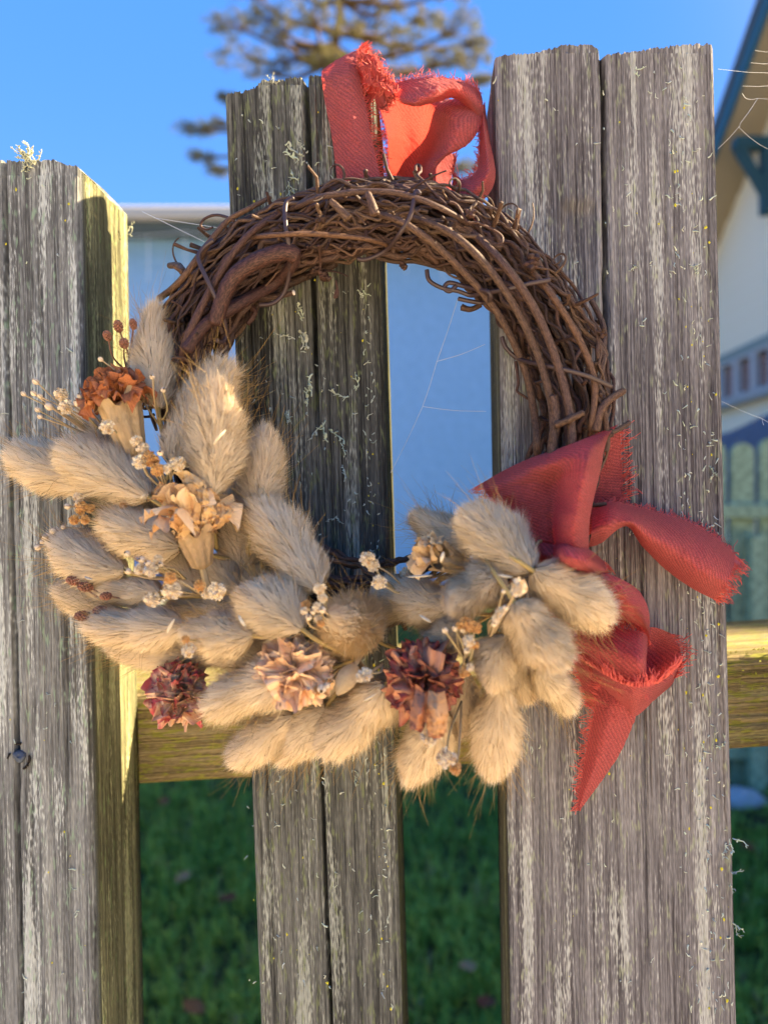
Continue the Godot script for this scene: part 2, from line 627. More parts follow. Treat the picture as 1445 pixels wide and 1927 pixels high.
func build_cream_house() -> void:
	# a gable end that faces left, its rake rising towards us
	var wx := 3.0
	var bs := Vector3(wx, 0, CAM.z - 4.4)
	var o := base("gable_house", bs, "cream weatherboard house with blue gable trim at the right edge", "house")
	var rk := func(d: float) -> float: return 1.0 + 2.375 + (6.55 - d) * 0.76   # the rake at depth d
	var zr := 4.4                      # depth of the ridge
	var far := 7.3
	var near := 1.5
	var top_of := func(d: float) -> float: return rk.call(d) if d > zr else rk.call(2 * zr - d)
	var cream := mat(Color(0.94, 0.90, 0.80), 0.75)
	# the body behind the boards
	var b := mb(bs)
	for x in [wx + 0.03, wx + 8.0]:
		for q in [[near, 0.0], [near, top_of.call(near) - 0.05], [zr, rk.call(zr) - 0.05], [far, top_of.call(far) - 0.05], [far, 0.0]]:
			b.add(Vector3(x, q[1], CAM.z - q[0]))
	for s in [0, 5]:
		b.tri(s, s + 1, s + 4); b.tri(s + 1, s + 3, s + 4); b.tri(s + 1, s + 2, s + 3)
	for k in 5:
		b.quad(k, (k + 1) % 5, 5 + (k + 1) % 5, 5 + k)
	part("wall", b.mesh(false), cream, o)
	# lapped boards above the window band
	var y := 2.37
	while y < 5.6:
		var d1 := minf(far, 6.55 - (y - 3.375) / 0.76)
		var d0 := maxf(near, 2 * zr - d1)
		if d1 - d0 > 0.15:
			var bd := mb(bs)
			box(bd, Vector3(wx - 0.004, y + 0.075, CAM.z - (d0 + d1) / 2), Vector3(0.022, 0.155, d1 - d0), Basis(Vector3.BACK, 0.09), 0.004)
			part("siding_board", bd.mesh(false), cream, o)
		y += 0.145
	y = 0.05
	while y < 1.75:
		var bd := mb(bs)
		box(bd, Vector3(wx - 0.004, y + 0.075, CAM.z - (near + far) / 2), Vector3(0.022, 0.155, far - near), Basis(Vector3.BACK, 0.09), 0.004)
		part("siding_board", bd.mesh(false), cream, o)
		y += 0.145
	# roof, fascia, soffit
	var blue := mat(Color(0.20, 0.38, 0.46), 0.6)
	var rf := mb(bs)
	var so := mb(bs)
	var fa := mb(bs)
	for half in 2:
		var da := far + 0.5 if half == 0 else near - 0.5
		var ya: float = top_of.call(far) - 0.5 * 0.76
		var pa := Vector3(0, ya, CAM.z - da)
		var pb := Vector3(0, rk.call(zr), CAM.z - zr)
		var dir := (pb - pa).normalized()
		var up := Vector3.RIGHT.cross(dir) * (-1.0 if half == 0 else 1.0)
		up = up if up.y > 0 else -up
		var bas := Basis(Vector3.RIGHT, dir, Vector3.RIGHT.cross(dir))
		box(rf, (pa + pb) / 2 + Vector3(wx + 3.9, 0, 0) + up * 0.19, Vector3(8.5, pa.distance_to(pb) + 0.1, 0.06), bas, 0.01)
		box(so, (pa + pb) / 2 + Vector3(wx - 0.13, 0, 0) + up * 0.02, Vector3(0.36, pa.distance_to(pb), 0.02), bas, 0.004)
		box(fa, (pa + pb) / 2 + Vector3(wx - 0.325, 0, 0) + up * 0.075, Vector3(0.03, pa.distance_to(pb) + 0.1, 0.15), bas, 0.006)
	part("roof", rf.mesh(false), mat(Color(0.33, 0.35, 0.38), 0.9), o)
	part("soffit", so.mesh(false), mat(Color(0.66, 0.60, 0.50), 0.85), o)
	part("fascia", fa.mesh(false), blue, o)
	# the knee brace under the rake
	var br := mb(bs)
	var bz := CAM.z - 5.65
	bar(br, Vector3(wx - 0.30, 3.845, bz), Vector3(wx, 3.845, bz), 0.09, 0.09, Color.WHITE)
	bar(br, Vector3(wx - 0.045, 3.30, bz), Vector3(wx - 0.045, 3.80, bz), 0.09, 0.088, Color.WHITE)
	bar(br, Vector3(wx - 0.26, 3.80, bz), Vector3(wx - 0.05, 3.45, bz), 0.07, 0.07, Color.WHITE)
	part("brace", br.mesh(false), mat(Color(0.19, 0.33, 0.37), 0.6), o)
	# window band
	var trim := mb(bs)
	box(trim, Vector3(wx - 0.03, 2.33, CAM.z - 4.9), Vector3(0.07, 0.08, 4.6), Basis.IDENTITY, 0.006)
	part("band_trim", trim.mesh(false), mat(Color(0.55, 0.60, 0.58), 0.7), o)
	trim = mb(bs)
	box(trim, Vector3(wx - 0.03, 1.925, CAM.z - 4.9), Vector3(0.07, 0.05, 4.6), Basis.IDENTITY, 0.006)
	part("sill", trim.mesh(false), mat(Color(0.62, 0.64, 0.64), 0.7), o)
	var pane := mat(Color(0.22, 0.24, 0.27), 0.08)
	pane.metallic_specular = 0.6
	var curtain := mat(Color(0.72, 0.58, 0.54), 0.8)
	var d := 7.0
	var k := 0
	while d > 3.0:
		var wn := Node3D.new()
		wn.name = "window" if k == 0 else "window_%03d" % k
		o.add_child(wn)
		var wy := 2.12
		var wz := CAM.z - d + 0.14
		var fr := mb(bs)
		for s in [-1, 1]:
			box(fr, Vector3(wx - 0.035, wy, wz + s * 0.125), Vector3(0.06, 0.34, 0.035), Basis.IDENTITY, 0.004)
			box(fr, Vector3(wx - 0.035, wy + s * 0.155, wz), Vector3(0.058, 0.03, 0.215), Basis.IDENTITY, 0.004)
		part("frame", fr.mesh(false), mat(Color(0.70, 0.71, 0.72), 0.6), wn)
		var pn := mb(bs)
		box(pn, Vector3(wx - 0.012, wy, wz), Vector3(0.008, 0.28, 0.213), Basis.IDENTITY, 0.001)
		part("pane", pn.mesh(false), pane, wn)
		var mu := mb(bs)
		for s in 3:
			box(mu, Vector3(wx - 0.02, wy, wz - 0.055 + 0.055 * s), Vector3(0.012, 0.28, 0.012), Basis.IDENTITY, 0.002)
			box(mu, Vector3(wx - 0.0195, wy - 0.075 + 0.075 * s, wz), Vector3(0.010, 0.012, 0.213), Basis.IDENTITY, 0.002)
		part("muntin", mu.mesh(false), curtain, wn)
		d -= 0.29
		k += 1
	# dark blue tarpaulin over the deck rail, in front of the house wall
	var tp := Vector3(2.35, 0, CAM.z - 4.4)
	var t := base("tarpaulin_covered_rack", tp, "dark blue-grey covered rack below the house windows behind the green fence", "rack")
	var cl := mb(tp)
	var rows := 14
	var cols := 30
	for j in rows:
		for i in cols:
			var u := float(i) / (cols - 1)
			var v := float(j) / (rows - 1)
			var ang := v * PI
			var fold := 0.035 * sin(u * 31.0 + v * 3.0) + 0.03 * noise.get_noise_2d(u * 900, v * 500)
			var p := Vector3(-cos(ang) * (0.28 + fold), 0.95 + 0.62 * sin(ang) * (1.0 + 0.15 * fold) + 0.03 * sin(u * 17.0), lerpf(1.4, -1.6, u))
			cl.add(tp + p)
	cl.grid(0, rows, cols)
	part("tarpaulin", cl.mesh(), mat(Color(0.36, 0.37, 0.42), 0.6), t)
	for s in [-1.4, 0.0, 1.2]:
		for e in [-1, 1]:
			var lg := mb(tp)
			bar(lg, tp + Vector3(e * 0.24, 0.0, s), tp + Vector3(e * 0.24, 1.0, s), 0.06, 0.06)
			part("leg", lg.mesh(false), mat(Color(0.12, 0.10, 0.10), 0.8), t)
	var sh := mb(tp)
	for yy in [0.35, 0.75]:
		box(sh, tp + Vector3(0, yy, -0.1), Vector3(0.46, 0.04, 2.9), Basis.IDENTITY, 0.006)
	part("shelf", sh.mesh(false), mat(Color(0.14, 0.12, 0.13), 0.8), t)

func build_far_fence() -> void:
	var z := 2.6
	var gz := CAM.z - z
	var bs := Vector3(pt(1400, 0, z).x, 0, gz)
	var o := base("green_picket_fence", bs, "mossy green scalloped picket fence across the lawn at right", "fence")
	var green := mat(Color.WHITE, 0.9)
	green.albedo_texture = speckle_tex(256, 66, Color(0.47, 0.54, 0.43), Color(0.64, 0.71, 0.58), 0.05)
	green.uv1_scale = Vector3(3, 3, 1)
	var px := 1130
	var k := 0
	while px < 1800:
		var hw := 0.040
		var cx := pt(px, 0, z).x
		var ty := pt(0, 828 + [6, -4, 10, 0, 4][k % 5], z).y
		var b := mb(bs)
		var ring := PackedVector2Array()
		ring.append(Vector2(-hw, 0.03))
		for a in 9:
			var an := PI - PI * a / 8.0
			ring.append(Vector2(cos(an) * hw, ty - hw * 0.9 + sin(an) * hw * 0.9))
		ring.append(Vector2(hw, 0.03))
		for s in [0.010, -0.010]:
			for r in ring:
				b.add(Vector3(cx + r.x, r.y, gz + s), Color.WHITE, r)
		var nn := ring.size()
		for i in range(1, nn - 1):
			b.tri(0, i, i + 1)
			b.tri(nn, nn + i + 1, nn + i)
		for i in nn:
			b.quad(i, (i + 1) % nn, nn + (i + 1) % nn, nn + i)
		part("picket", b.mesh(false), green, o)
		px += 53
		k += 1
	var rl := mb(bs)
	for yy in [pt(0, 962, z).y, 0.16]:
		box(rl, Vector3(pt(1470, 0, z).x, yy, gz + 0.032), Vector3(1.35, 0.05, 0.038), Basis.IDENTITY, 0.004)
	part("rail", rl.mesh(false), green, o)
	for q in [1402, 1790]:
		var ps := mb(bs)
		box(ps, Vector3(pt(q, 0, z).x, 0.46, gz + 0.075), Vector3(0.055, 0.92, 0.046), Basis.IDENTITY, 0.005)
		part("post", ps.mesh(false), green, o)
	# pale stones and bare soil along its foot
	var soil := mat(Color.WHITE, 0.95)
	soil.albedo_texture = speckle_tex(128, 67, Color(0.10, 0.085, 0.07), Color(0.20, 0.17, 0.14), 0.08)
	soil.uv1_scale = Vector3(2, 2, 1)
	sheet("bare_soil_path", pt(1180, 0, z).x, pt(1900, 0, z).x, gz - 0.3, gz + 0.34, 0.03, soil, 20, 8, 0.02)
	var names := ["pale grey stone at the foot of the green fence, larger", "pale grey stone at the foot of the green fence, smaller and nearer the edge"]
	for s in 2:
		var c := pt([1392, 1440][s], [1512, 1524][s], z - 0.16)
		var st := mb(c)
		var e: Vector3 = [Vector3(0.085, 0.05, 0.05), Vector3(0.05, 0.03, 0.035)][s]
		for j in 9:
			for i in 13:
				var th := PI * j / 8.0
				var ph := TAU * (i % 12) / 12.0
				var dd := Vector3(sin(th) * cos(ph), cos(th), sin(th) * sin(ph))
				st.add(c + dd * e * (1.0 + 0.3 * noise.get_noise_3dv(dd * 60 + Vector3(s * 50, 0, 0))))
		st.grid(0, 9, 13)
		tag(top("stone", st.mesh(), mat(Color(0.62, 0.64, 0.66), 0.85), c), names[s], "stone", "stones by the green fence")

func build_tree() -> void:
	var z := 17.0
	var gz := CAM.z - z
	var root := Vector3(pt(640, 0, z).x, 0, gz)
	var o := base("pine_tree", root, "tall sparse pine tree behind the pale blue building", "tree")
	var bark := mat(Color(0.45, 0.37, 0.29), 0.9)
	var b := mb(root)
	var ctrl := PackedVector3Array([root, pt(650, 700, z), pt(640, 350, z), pt(618, 200, z), pt(632, 60, z), pt(660, -90, z), pt(655, -260, z)])
	var path := smooth_path(ctrl, 5)
	tube(b, path, rad(path.size(), 0.17, 0.05), 9, Color.WHITE, 3.0, 0.08)
	part("trunk", b.mesh(), bark, o)
	var pads := [[440, 45, 42], [500, 30, 30], [455, 105, 50], [520, 62, 34], [590, 30, 46], [640, 58, 38], [690, 40, 40], [735, 15, 30], [560, 112, 38], [500, 135, 36], [610, 110, 34], [650, 128, 40], [705, 100, 46], [765, 78, 40], [800, 36, 34], [868, 50, 40], [893, 82, 26], [842, 112, 36], [785, 132, 40], [885, 112, 28], [905, 150, 18], [362, 243, 28], [402, 236, 26], [380, 297, 22], [412, 322, 20], [432, 185, 18], [550, -30, 60], [640, -60, 70], [740, -40, 50], [850, -20, 34], [460, -25, 34], [640, -160, 70], [880, 318, 34], [850, 250, 26], [470, 262, 30], [520, 200, 36], [780, 190, 40], [700, 170, 40]]
	var lim := mb(root)
	var xf: Array[Transform3D] = []
	var tints: Array[Color] = []
	for p in pads:
		var c := pt(p[0], p[1], z + rnd(-1.2, 1.2))
		var j := clampi(int(remap(c.y - 1.6, 0, path[path.size() - 1].y, 0, path.size() - 1)), 3, path.size() - 2)
		var from := path[j]
		var mid := from.lerp(c, 0.55) + Vector3(0, -0.25, 0)
		var lp := smooth_path(PackedVector3Array([from, mid, c]), 5)
		tube(lim, lp, rad(lp.size(), 0.085, 0.025), 5, Color.WHITE, 3.0)
		var r: float = p[2] / F * z * 1.2
		var cnt := int(24 + r * 85)
		for k in cnt:
			var q := rv(1.0)
			if q.length() > 1.0:
				q = q.normalized() * rnd(0.4, 1)
			var at := c + q * Vector3(r * 1.15, r * 0.34, r * 0.8) + Vector3(0, 0.12 * r * sin(q.x * 5.0 + p[0]), 0)
			var s := rnd(0.10, 0.17)
			var bs := Basis(Vector3.UP, rnd(0, TAU)) * Basis(Vector3.RIGHT, rnd(-0.9, 0.9))
			xf.append(Transform3D(bs.scaled(Vector3.ONE * s), at))
			tints.append(vary(Color(0.29, 0.26, 0.12), 0.35))
			if k % 9 == 0:
				tube(lim, PackedVector3Array([c.lerp(mid, 0.3), at]), rad(2, 0.018, 0.006), 4, Color.WHITE, 3.0)
	part("limb", lim.mesh(), bark, o)
	# a tuft of needles
	var tf := mb()
	for k in 34:
		var d := Vector3(rnd(-1, 1), rnd(-0.5, 1.2), rnd(-1, 1)).normalized()
		var s := side_of(d) * 0.035
		var a := tf.add(-s)
		tf.add(s)
		tf.add(d * rnd(0.7, 1.1))
		tf.tri(a, a + 1, a + 2)
	var mm := MultiMesh.new()
	mm.transform_format = MultiMesh.TRANSFORM_3D
	mm.use_colors = true
	mm.mesh = tf.mesh()
	mm.instance_count = xf.size()
	for i in xf.size():
		mm.set_instance_transform(i, Transform3D(xf[i].basis, xf[i].origin - root))
		mm.set_instance_color(i, tints[i])
	var mi := MultiMeshInstance3D.new()
	mi.name = "crown"
	mi.multimesh = mm
	var nm := mat(Color.WHITE, 0.7, true)
	nm.backlight_enabled = true
	nm.backlight = Color(0.7, 0.7, 0.7)
	mi.material_override = nm
	o.add_child(mi)
	mi.set_meta("kind", "stuff")

# ---------------------------------------------------------------- the fence
func groove(x: float, y: float) -> float:
	# weathered ridges that run along the grain; metres, negative is deeper
	var wob := noise.get_noise_2d(x * 300.0, y * 25.0) * 0.0012
	var a := noise.get_noise_2d((x + wob) * 12000.0, y * 55.0)
	var c := noise.get_noise_2d((x + wob) * 2200.0 + 500.0, y * 18.0)
	return 0.00052 * a + 0.00032 * c - 0.0009 * clampf(absf(c) * -6.0 + 0.35, 0.0, 1.0)

func board(b: Mb, p0: Vector3, p1: Vector3, q0: Vector3, q1: Vector3, deep: Vector3, ts: PackedFloat32Array, nw: int, side_tint: Color, cracks: Array, prof: Callable, r := 0.0025, chips := []) -> void:
	# front face between edge p (p0..p1) and edge q (q0..q1), the grain running from 0 to 1
	var dn := deep.normalized()
	var thick := deep.length()
	var wide := p0.distance_to(q0)
	var nq := 8
	var peri := []      # [s, depth, kind]
	for i in nw + 1:
		peri.append([float(i) / nw, 0.0, 0])
	for i in range(1, nq + 1):
		peri.append([1.0, float(i) / nq, 1])
	for i in range(1, 13):
		peri.append([1.0 - i / 12.0, 1.0, 2])
	for i in range(1, nq):
		peri.append([0.0, 1.0 - float(i) / nq, 3])
	peri.append([0.0, 0.0, 0])
	var across := (q0 - p0).normalized()
	var ln := p0.distance_to(p1)
	var start := b.v.size()
	for t in ts:
		var run := 0.0
		for k in peri.size():
			var s: float = peri[k][0]
			var q: float = peri[k][1]
			var kind: int = peri[k][2]
			var tt: float = t
			if prof.is_valid():
				var lift: float = prof.call(s) * (1.0 - t) * (1.0 - t) / ln
				tt = t - lift
			var a := p0.lerp(p1, tt)
			var e := q0.lerp(q1, tt)
			var p := a.lerp(e, s)
			var x := s * wide
			var y := tt * ln
			var col := Color.WHITE
			if kind == 0:
				var d := groove(x, y)
				for ck in cracks:      # [s, depth, width, t0, t1]
					var cx: float = ck[0] + 0.012 * noise.get_noise_2d(y * 180.0, ck[0] * 900.0)
					var in_t := smoothstep(ck[3] - 0.04, ck[3] + 0.02, tt) * (1.0 - smoothstep(ck[4] - 0.05, ck[4] + 0.01, tt))
					d -= ck[1] * maxf(0.0, 1.0 - absf(s - cx) * wide / ck[2]) * in_t
				for cp in chips:       # [s0, s1, t0, t1, depth]: a chipped ledge that runs out downwards
					var ct: float = cp[2] + 0.0012 * noise.get_noise_2d(x * 9000.0, 700.0)
					if s > cp[0] and s < cp[1] and tt > ct and tt < cp[3]:
						d -= cp[4] * (1.0 - (tt - ct) / (cp[3] - ct)) * smoothstep(0.0, 0.15, (s - cp[0]) / (cp[1] - cp[0])) * smoothstep(0.0, 0.15, (cp[1] - s) / (cp[1] - cp[0]))
				var edge := minf(x, wide - x)
				if edge < r:
					d -= r - sqrt(maxf(0.0, r * r - (r - edge) * (r - edge)))
				p -= dn * d
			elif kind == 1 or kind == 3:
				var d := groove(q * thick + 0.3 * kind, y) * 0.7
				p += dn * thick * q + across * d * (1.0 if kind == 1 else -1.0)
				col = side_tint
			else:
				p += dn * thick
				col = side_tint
			b.add(p, col, Vector2((s * wide if kind != 1 and kind != 3 else (q * thick + 0.13 * kind)) / 0.1, y / 0.42))
	var cols := peri.size()
	b.grid(start, ts.size(), cols)
	# end grain at the top
	var ca := b.v.size()
	for j in 5:
		for i in nw + 1:
			var f := start + i
			var bk: int = start + nw + nq + 12 - int(round(12.0 * i / nw))
			var p := b.v[f].lerp(b.v[bk], j / 4.0) + b.off
			if j > 0 and j < 4:
				p += (p0 - p1).normalized() * (rnd(-0.0012, 0.0014))
			b.add(p, side_tint.lerp(Color.WHITE, 0.6), Vector2(i * 0.013, j * 0.02))
	b.grid(ca, 5, nw + 1)

func profile(pts: Array, px0: float, px1: float, y0: float, jag: float, sd: int) -> Callable:
	# rise of the ragged top above y0, in metres, along s
	return func(s: float) -> float:
		var px := lerpf(px0, px1, s)
		var y: float = pts[0][1]
		for i in pts.size() - 1:
			if px >= pts[i][0]:
				y = lerpf(pts[i][1], pts[i + 1][1], clampf((px - pts[i][0]) / float(pts[i + 1][0] - pts[i][0]), 0, 1))
		var j := noise.get_noise_2d(px * 14.0, sd * 100.0) * jag + noise.get_noise_2d(px * 45.0, sd * 77.0) * jag * 0.7
		return (y0 - y + j) / F * 0.285

func build_fence() -> void:
	noise.seed = 9
	noise.frequency = 0.05
	var bs := fp(720, 963, 0.02)
	bs.y = 0
	var o := base("picket_fence", bs, "weathered grey picket fence the wreath hangs on", "fence")
	var ts := PackedFloat32Array()
	for k in 150:
		ts.append(k / 149.0 * 0.36)
	ts.append(0.5)
	ts.append(0.75)
	ts.append(1.0)
	var deep := away * 0.047
	var none := func(_s: float) -> float: return 0.0
	# name, front left edge top/bottom px, right edge, profile, tint
	var specs := [
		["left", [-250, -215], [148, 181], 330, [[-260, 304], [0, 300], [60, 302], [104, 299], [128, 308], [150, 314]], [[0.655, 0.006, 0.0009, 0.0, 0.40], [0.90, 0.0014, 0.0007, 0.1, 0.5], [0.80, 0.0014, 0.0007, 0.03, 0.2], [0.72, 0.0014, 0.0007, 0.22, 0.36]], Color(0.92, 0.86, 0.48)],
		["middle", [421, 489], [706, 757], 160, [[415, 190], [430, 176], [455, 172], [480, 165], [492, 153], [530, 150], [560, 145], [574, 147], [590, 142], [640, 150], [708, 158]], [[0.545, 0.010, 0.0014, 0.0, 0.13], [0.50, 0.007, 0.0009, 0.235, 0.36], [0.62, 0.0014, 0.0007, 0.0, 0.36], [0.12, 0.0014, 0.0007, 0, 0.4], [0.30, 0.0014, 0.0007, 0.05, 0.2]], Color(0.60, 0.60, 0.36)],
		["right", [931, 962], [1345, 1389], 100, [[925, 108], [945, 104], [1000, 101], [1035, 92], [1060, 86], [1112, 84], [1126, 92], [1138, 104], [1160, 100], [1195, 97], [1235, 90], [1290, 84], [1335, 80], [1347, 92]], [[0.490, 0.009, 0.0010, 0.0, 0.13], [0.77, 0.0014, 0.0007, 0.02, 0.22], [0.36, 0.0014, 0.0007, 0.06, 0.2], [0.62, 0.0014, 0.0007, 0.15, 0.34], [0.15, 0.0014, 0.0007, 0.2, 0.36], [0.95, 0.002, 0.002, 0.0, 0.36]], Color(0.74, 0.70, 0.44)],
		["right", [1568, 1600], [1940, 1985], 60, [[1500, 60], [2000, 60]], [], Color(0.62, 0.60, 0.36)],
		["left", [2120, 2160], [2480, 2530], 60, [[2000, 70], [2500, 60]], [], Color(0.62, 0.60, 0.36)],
	]
	for sp in specs:
		var y0: float = sp[3]
		var p0 := fp(sp[1][0], y0)
		var p1 := fp(sp[1][1], 1927)
		var q0 := fp(sp[2][0], y0)
		var q1 := fp(sp[2][1], 1927)
		var k := (p0.y - 0.045) / (p0.y - p1.y)
		p1 = p0 + (p1 - p0) * k
		q1 = q0 + (q1 - q0) * k
		var b := mb(bs)
		var near: bool = sp[1][0] < 1400
		board(b, p0, p1, q0, q1, deep, ts, 150 if near else 20, sp[6], sp[5], profile(sp[4], sp[1][0], sp[2][0], y0, 5.0, sp[3]), 0.0025, [[0.29, 0.46, 0.052, 0.085, 0.0022], [0.22, 0.31, 0.0775, 0.084, 0.0060], [0.02, 0.12, 0.062, 0.080, 0.0018]] if sp[3] == 100 else [])
		part("picket", b.mesh(), M[sp[0]], o)
	# the rail laid flat behind the pickets
	var rts := PackedFloat32Array()
	for k in 140:
		rts.append(k / 139.0)
	var rb := mb(bs)
	var a0 := fp(-300, 1344, 0.048)
	var a1 := fp(1445, 1232, 0.048)
	var c0 := fp(-300, 1512, 0.048)
	var c1 := fp(1445, 1409, 0.048)
	var far := 1.7
	board(rb, a0, a0 + (a1 - a0) * far, c0, c0 + (c1 - c0) * far, away * 0.089, rts, 46, Color(1, 1, 1), [[0.35, 0.002, 0.0012, 0.42, 0.5], [0.62, 0.002, 0.001, 0.58, 0.63], [0.72, 0.0025, 0.001, 0.585, 0.7]], none, 0.0035)
	part("rail", rb.mesh(), M.rail, o)
	# yellow-green moss along the rail's front top edge
	var ms := mb(bs)
	for k in 2600:
		var f := rng.randf()
		var p := a0.lerp(a0 + (a1 - a0) * far, f)
		var dn := pow(rng.randf(), 2.2) * 0.020
		if noise.get_noise_2d(f * 2600.0, dn * 9000.0) < -0.12 + dn * 9.0:
			continue
		p += Vector3.DOWN * dn - away * 0.0004
		if dn < 0.002:
			p += away * rnd(0.0, 0.006) + Vector3.UP * 0.002
		var d := (Vector3(rnd(-0.6, 0.6), rnd(-0.1, 1.0), 0) - away * rnd(0.2, 1.0)).normalized()
		var s := side_of(d) * rnd(0.0002, 0.0005)
		var ln := rnd(0.0010, 0.0028)
		var i0 := ms.add(p - s, vary(Color(0.30, 0.32, 0.035), 0.3))
		ms.add(p + s, ms.c[i0])
		ms.add(p + d * ln, ms.c[i0])
		ms.tri(i0, i0 + 1, i0 + 2)
	part("moss", ms.mesh(), M.lichen, o.get_node("rail")).set_meta("kind", "stuff")
	# a nail set in its rusty hole in the left picket
	var pk := o.get_node("picket")
	var c := fp(37, 1424, -0.0005)
	var nb := mb(bs)
	for j in 7:
		for i in 13:
			var a := TAU * (i % 12) / 12.0
			var rr: float = [0.0, 0.0012, 0.0021, 0.0026, 0.0026, 0.0024, 0.0022][j]
			var zz: float = [-0.0012, -0.0011, -0.0007, 0.0, 0.0012, 0.002, 0.004][j]
			nb.add(c + tang * cos(a) * rr * (1.0 + 0.12 * sin(a * 3.0)) + Vector3.UP * sin(a) * rr + away * (zz + 0.0004 * sin(a * 2.0)))
	nb.grid(0, 7, 13)
	var nm := mat(Color(0.30, 0.33, 0.38), 0.6)
	nm.metallic = 0.3
	var ob := Vector3.ZERO
	part("nail", nb.mesh(), nm, pk)
	var hb := mb(bs)
	for k in 8:
		var a := rnd(0, TAU)
		var p := c + tang * cos(a) * 0.0042 + Vector3.UP * sin(a) * 0.0052 + away * 0.0003
		var p2 := c + tang * cos(a + 0.35) * 0.0046 + Vector3.UP * sin(a + 0.35) * 0.0056 - away * 0.0007
		tube(hb, PackedVector3Array([p, p2, p2 + Vector3(0, rnd(-0.002, 0.001), 0)]), rad(3, 0.0006, 0.0002), 4, Color.WHITE)
	part("splintered_rim", hb.mesh(), mat(Color(0.14, 0.12, 0.11), 0.9), pk)
	build_lichen(o, bs)

func lichen(b: Mb, at: Vector3, size: float, branches: int, droop: Vector3, col: Color) -> void:
	# strap-like lobes that creep along the wood, fork and curl up at their ends
	var mains := maxi(2, branches / 3)
	for k in mains:
		var d := (droop * 1.2 + tang * rnd(-1, 1) + Vector3.UP * rnd(-0.7, 0.7)).normalized()
		var p := at + tang * rnd(-0.22, 0.22) * size + Vector3.UP * rnd(-0.3, 0.3) * size
		var path := PackedVector3Array([p])
		for j in 6:
			d = (d + tang * rnd(-0.75, 0.75) + Vector3.UP * rnd(-0.6, 0.6) + droop * 0.2).normalized()
			p += d * size * rnd(0.09, 0.17) - away * size * (0.02 + 0.012 * j)
			path.append(p)
		var r := size * rnd(0.045, 0.085)
		var c := vary(col, 0.14)
		var sp := smooth_path(path, 3)
		var rr := PackedFloat32Array()
		for i in sp.size():
			rr.append(r * (1.0 - 0.55 * i / sp.size()) * rnd(0.75, 1.25))
		tube(b, sp, rr, 6, c, 100, 0.2, 0.45)
		for f in 5:
			var q := sp[3 + f * 3]
			var d2 := (tang * rnd(-1, 1) + Vector3.UP * rnd(-1, 1) + droop * 0.3 - away * rnd(0.1, 0.7)).normalized()
			var l := size * rnd(0.10, 0.30)
			tube(b, smooth_path(PackedVector3Array([q, q + d2 * l * 0.5, q + (d2 - away * 0.5 + rv(0.5)).normalized() * l]), 3), PackedFloat32Array([r * 0.7, r * 0.75, r * 0.8, r * 0.7, r * 0.65, r * 0.5, r * 0.25]), 5, c, 100, 0.2, 0.4)

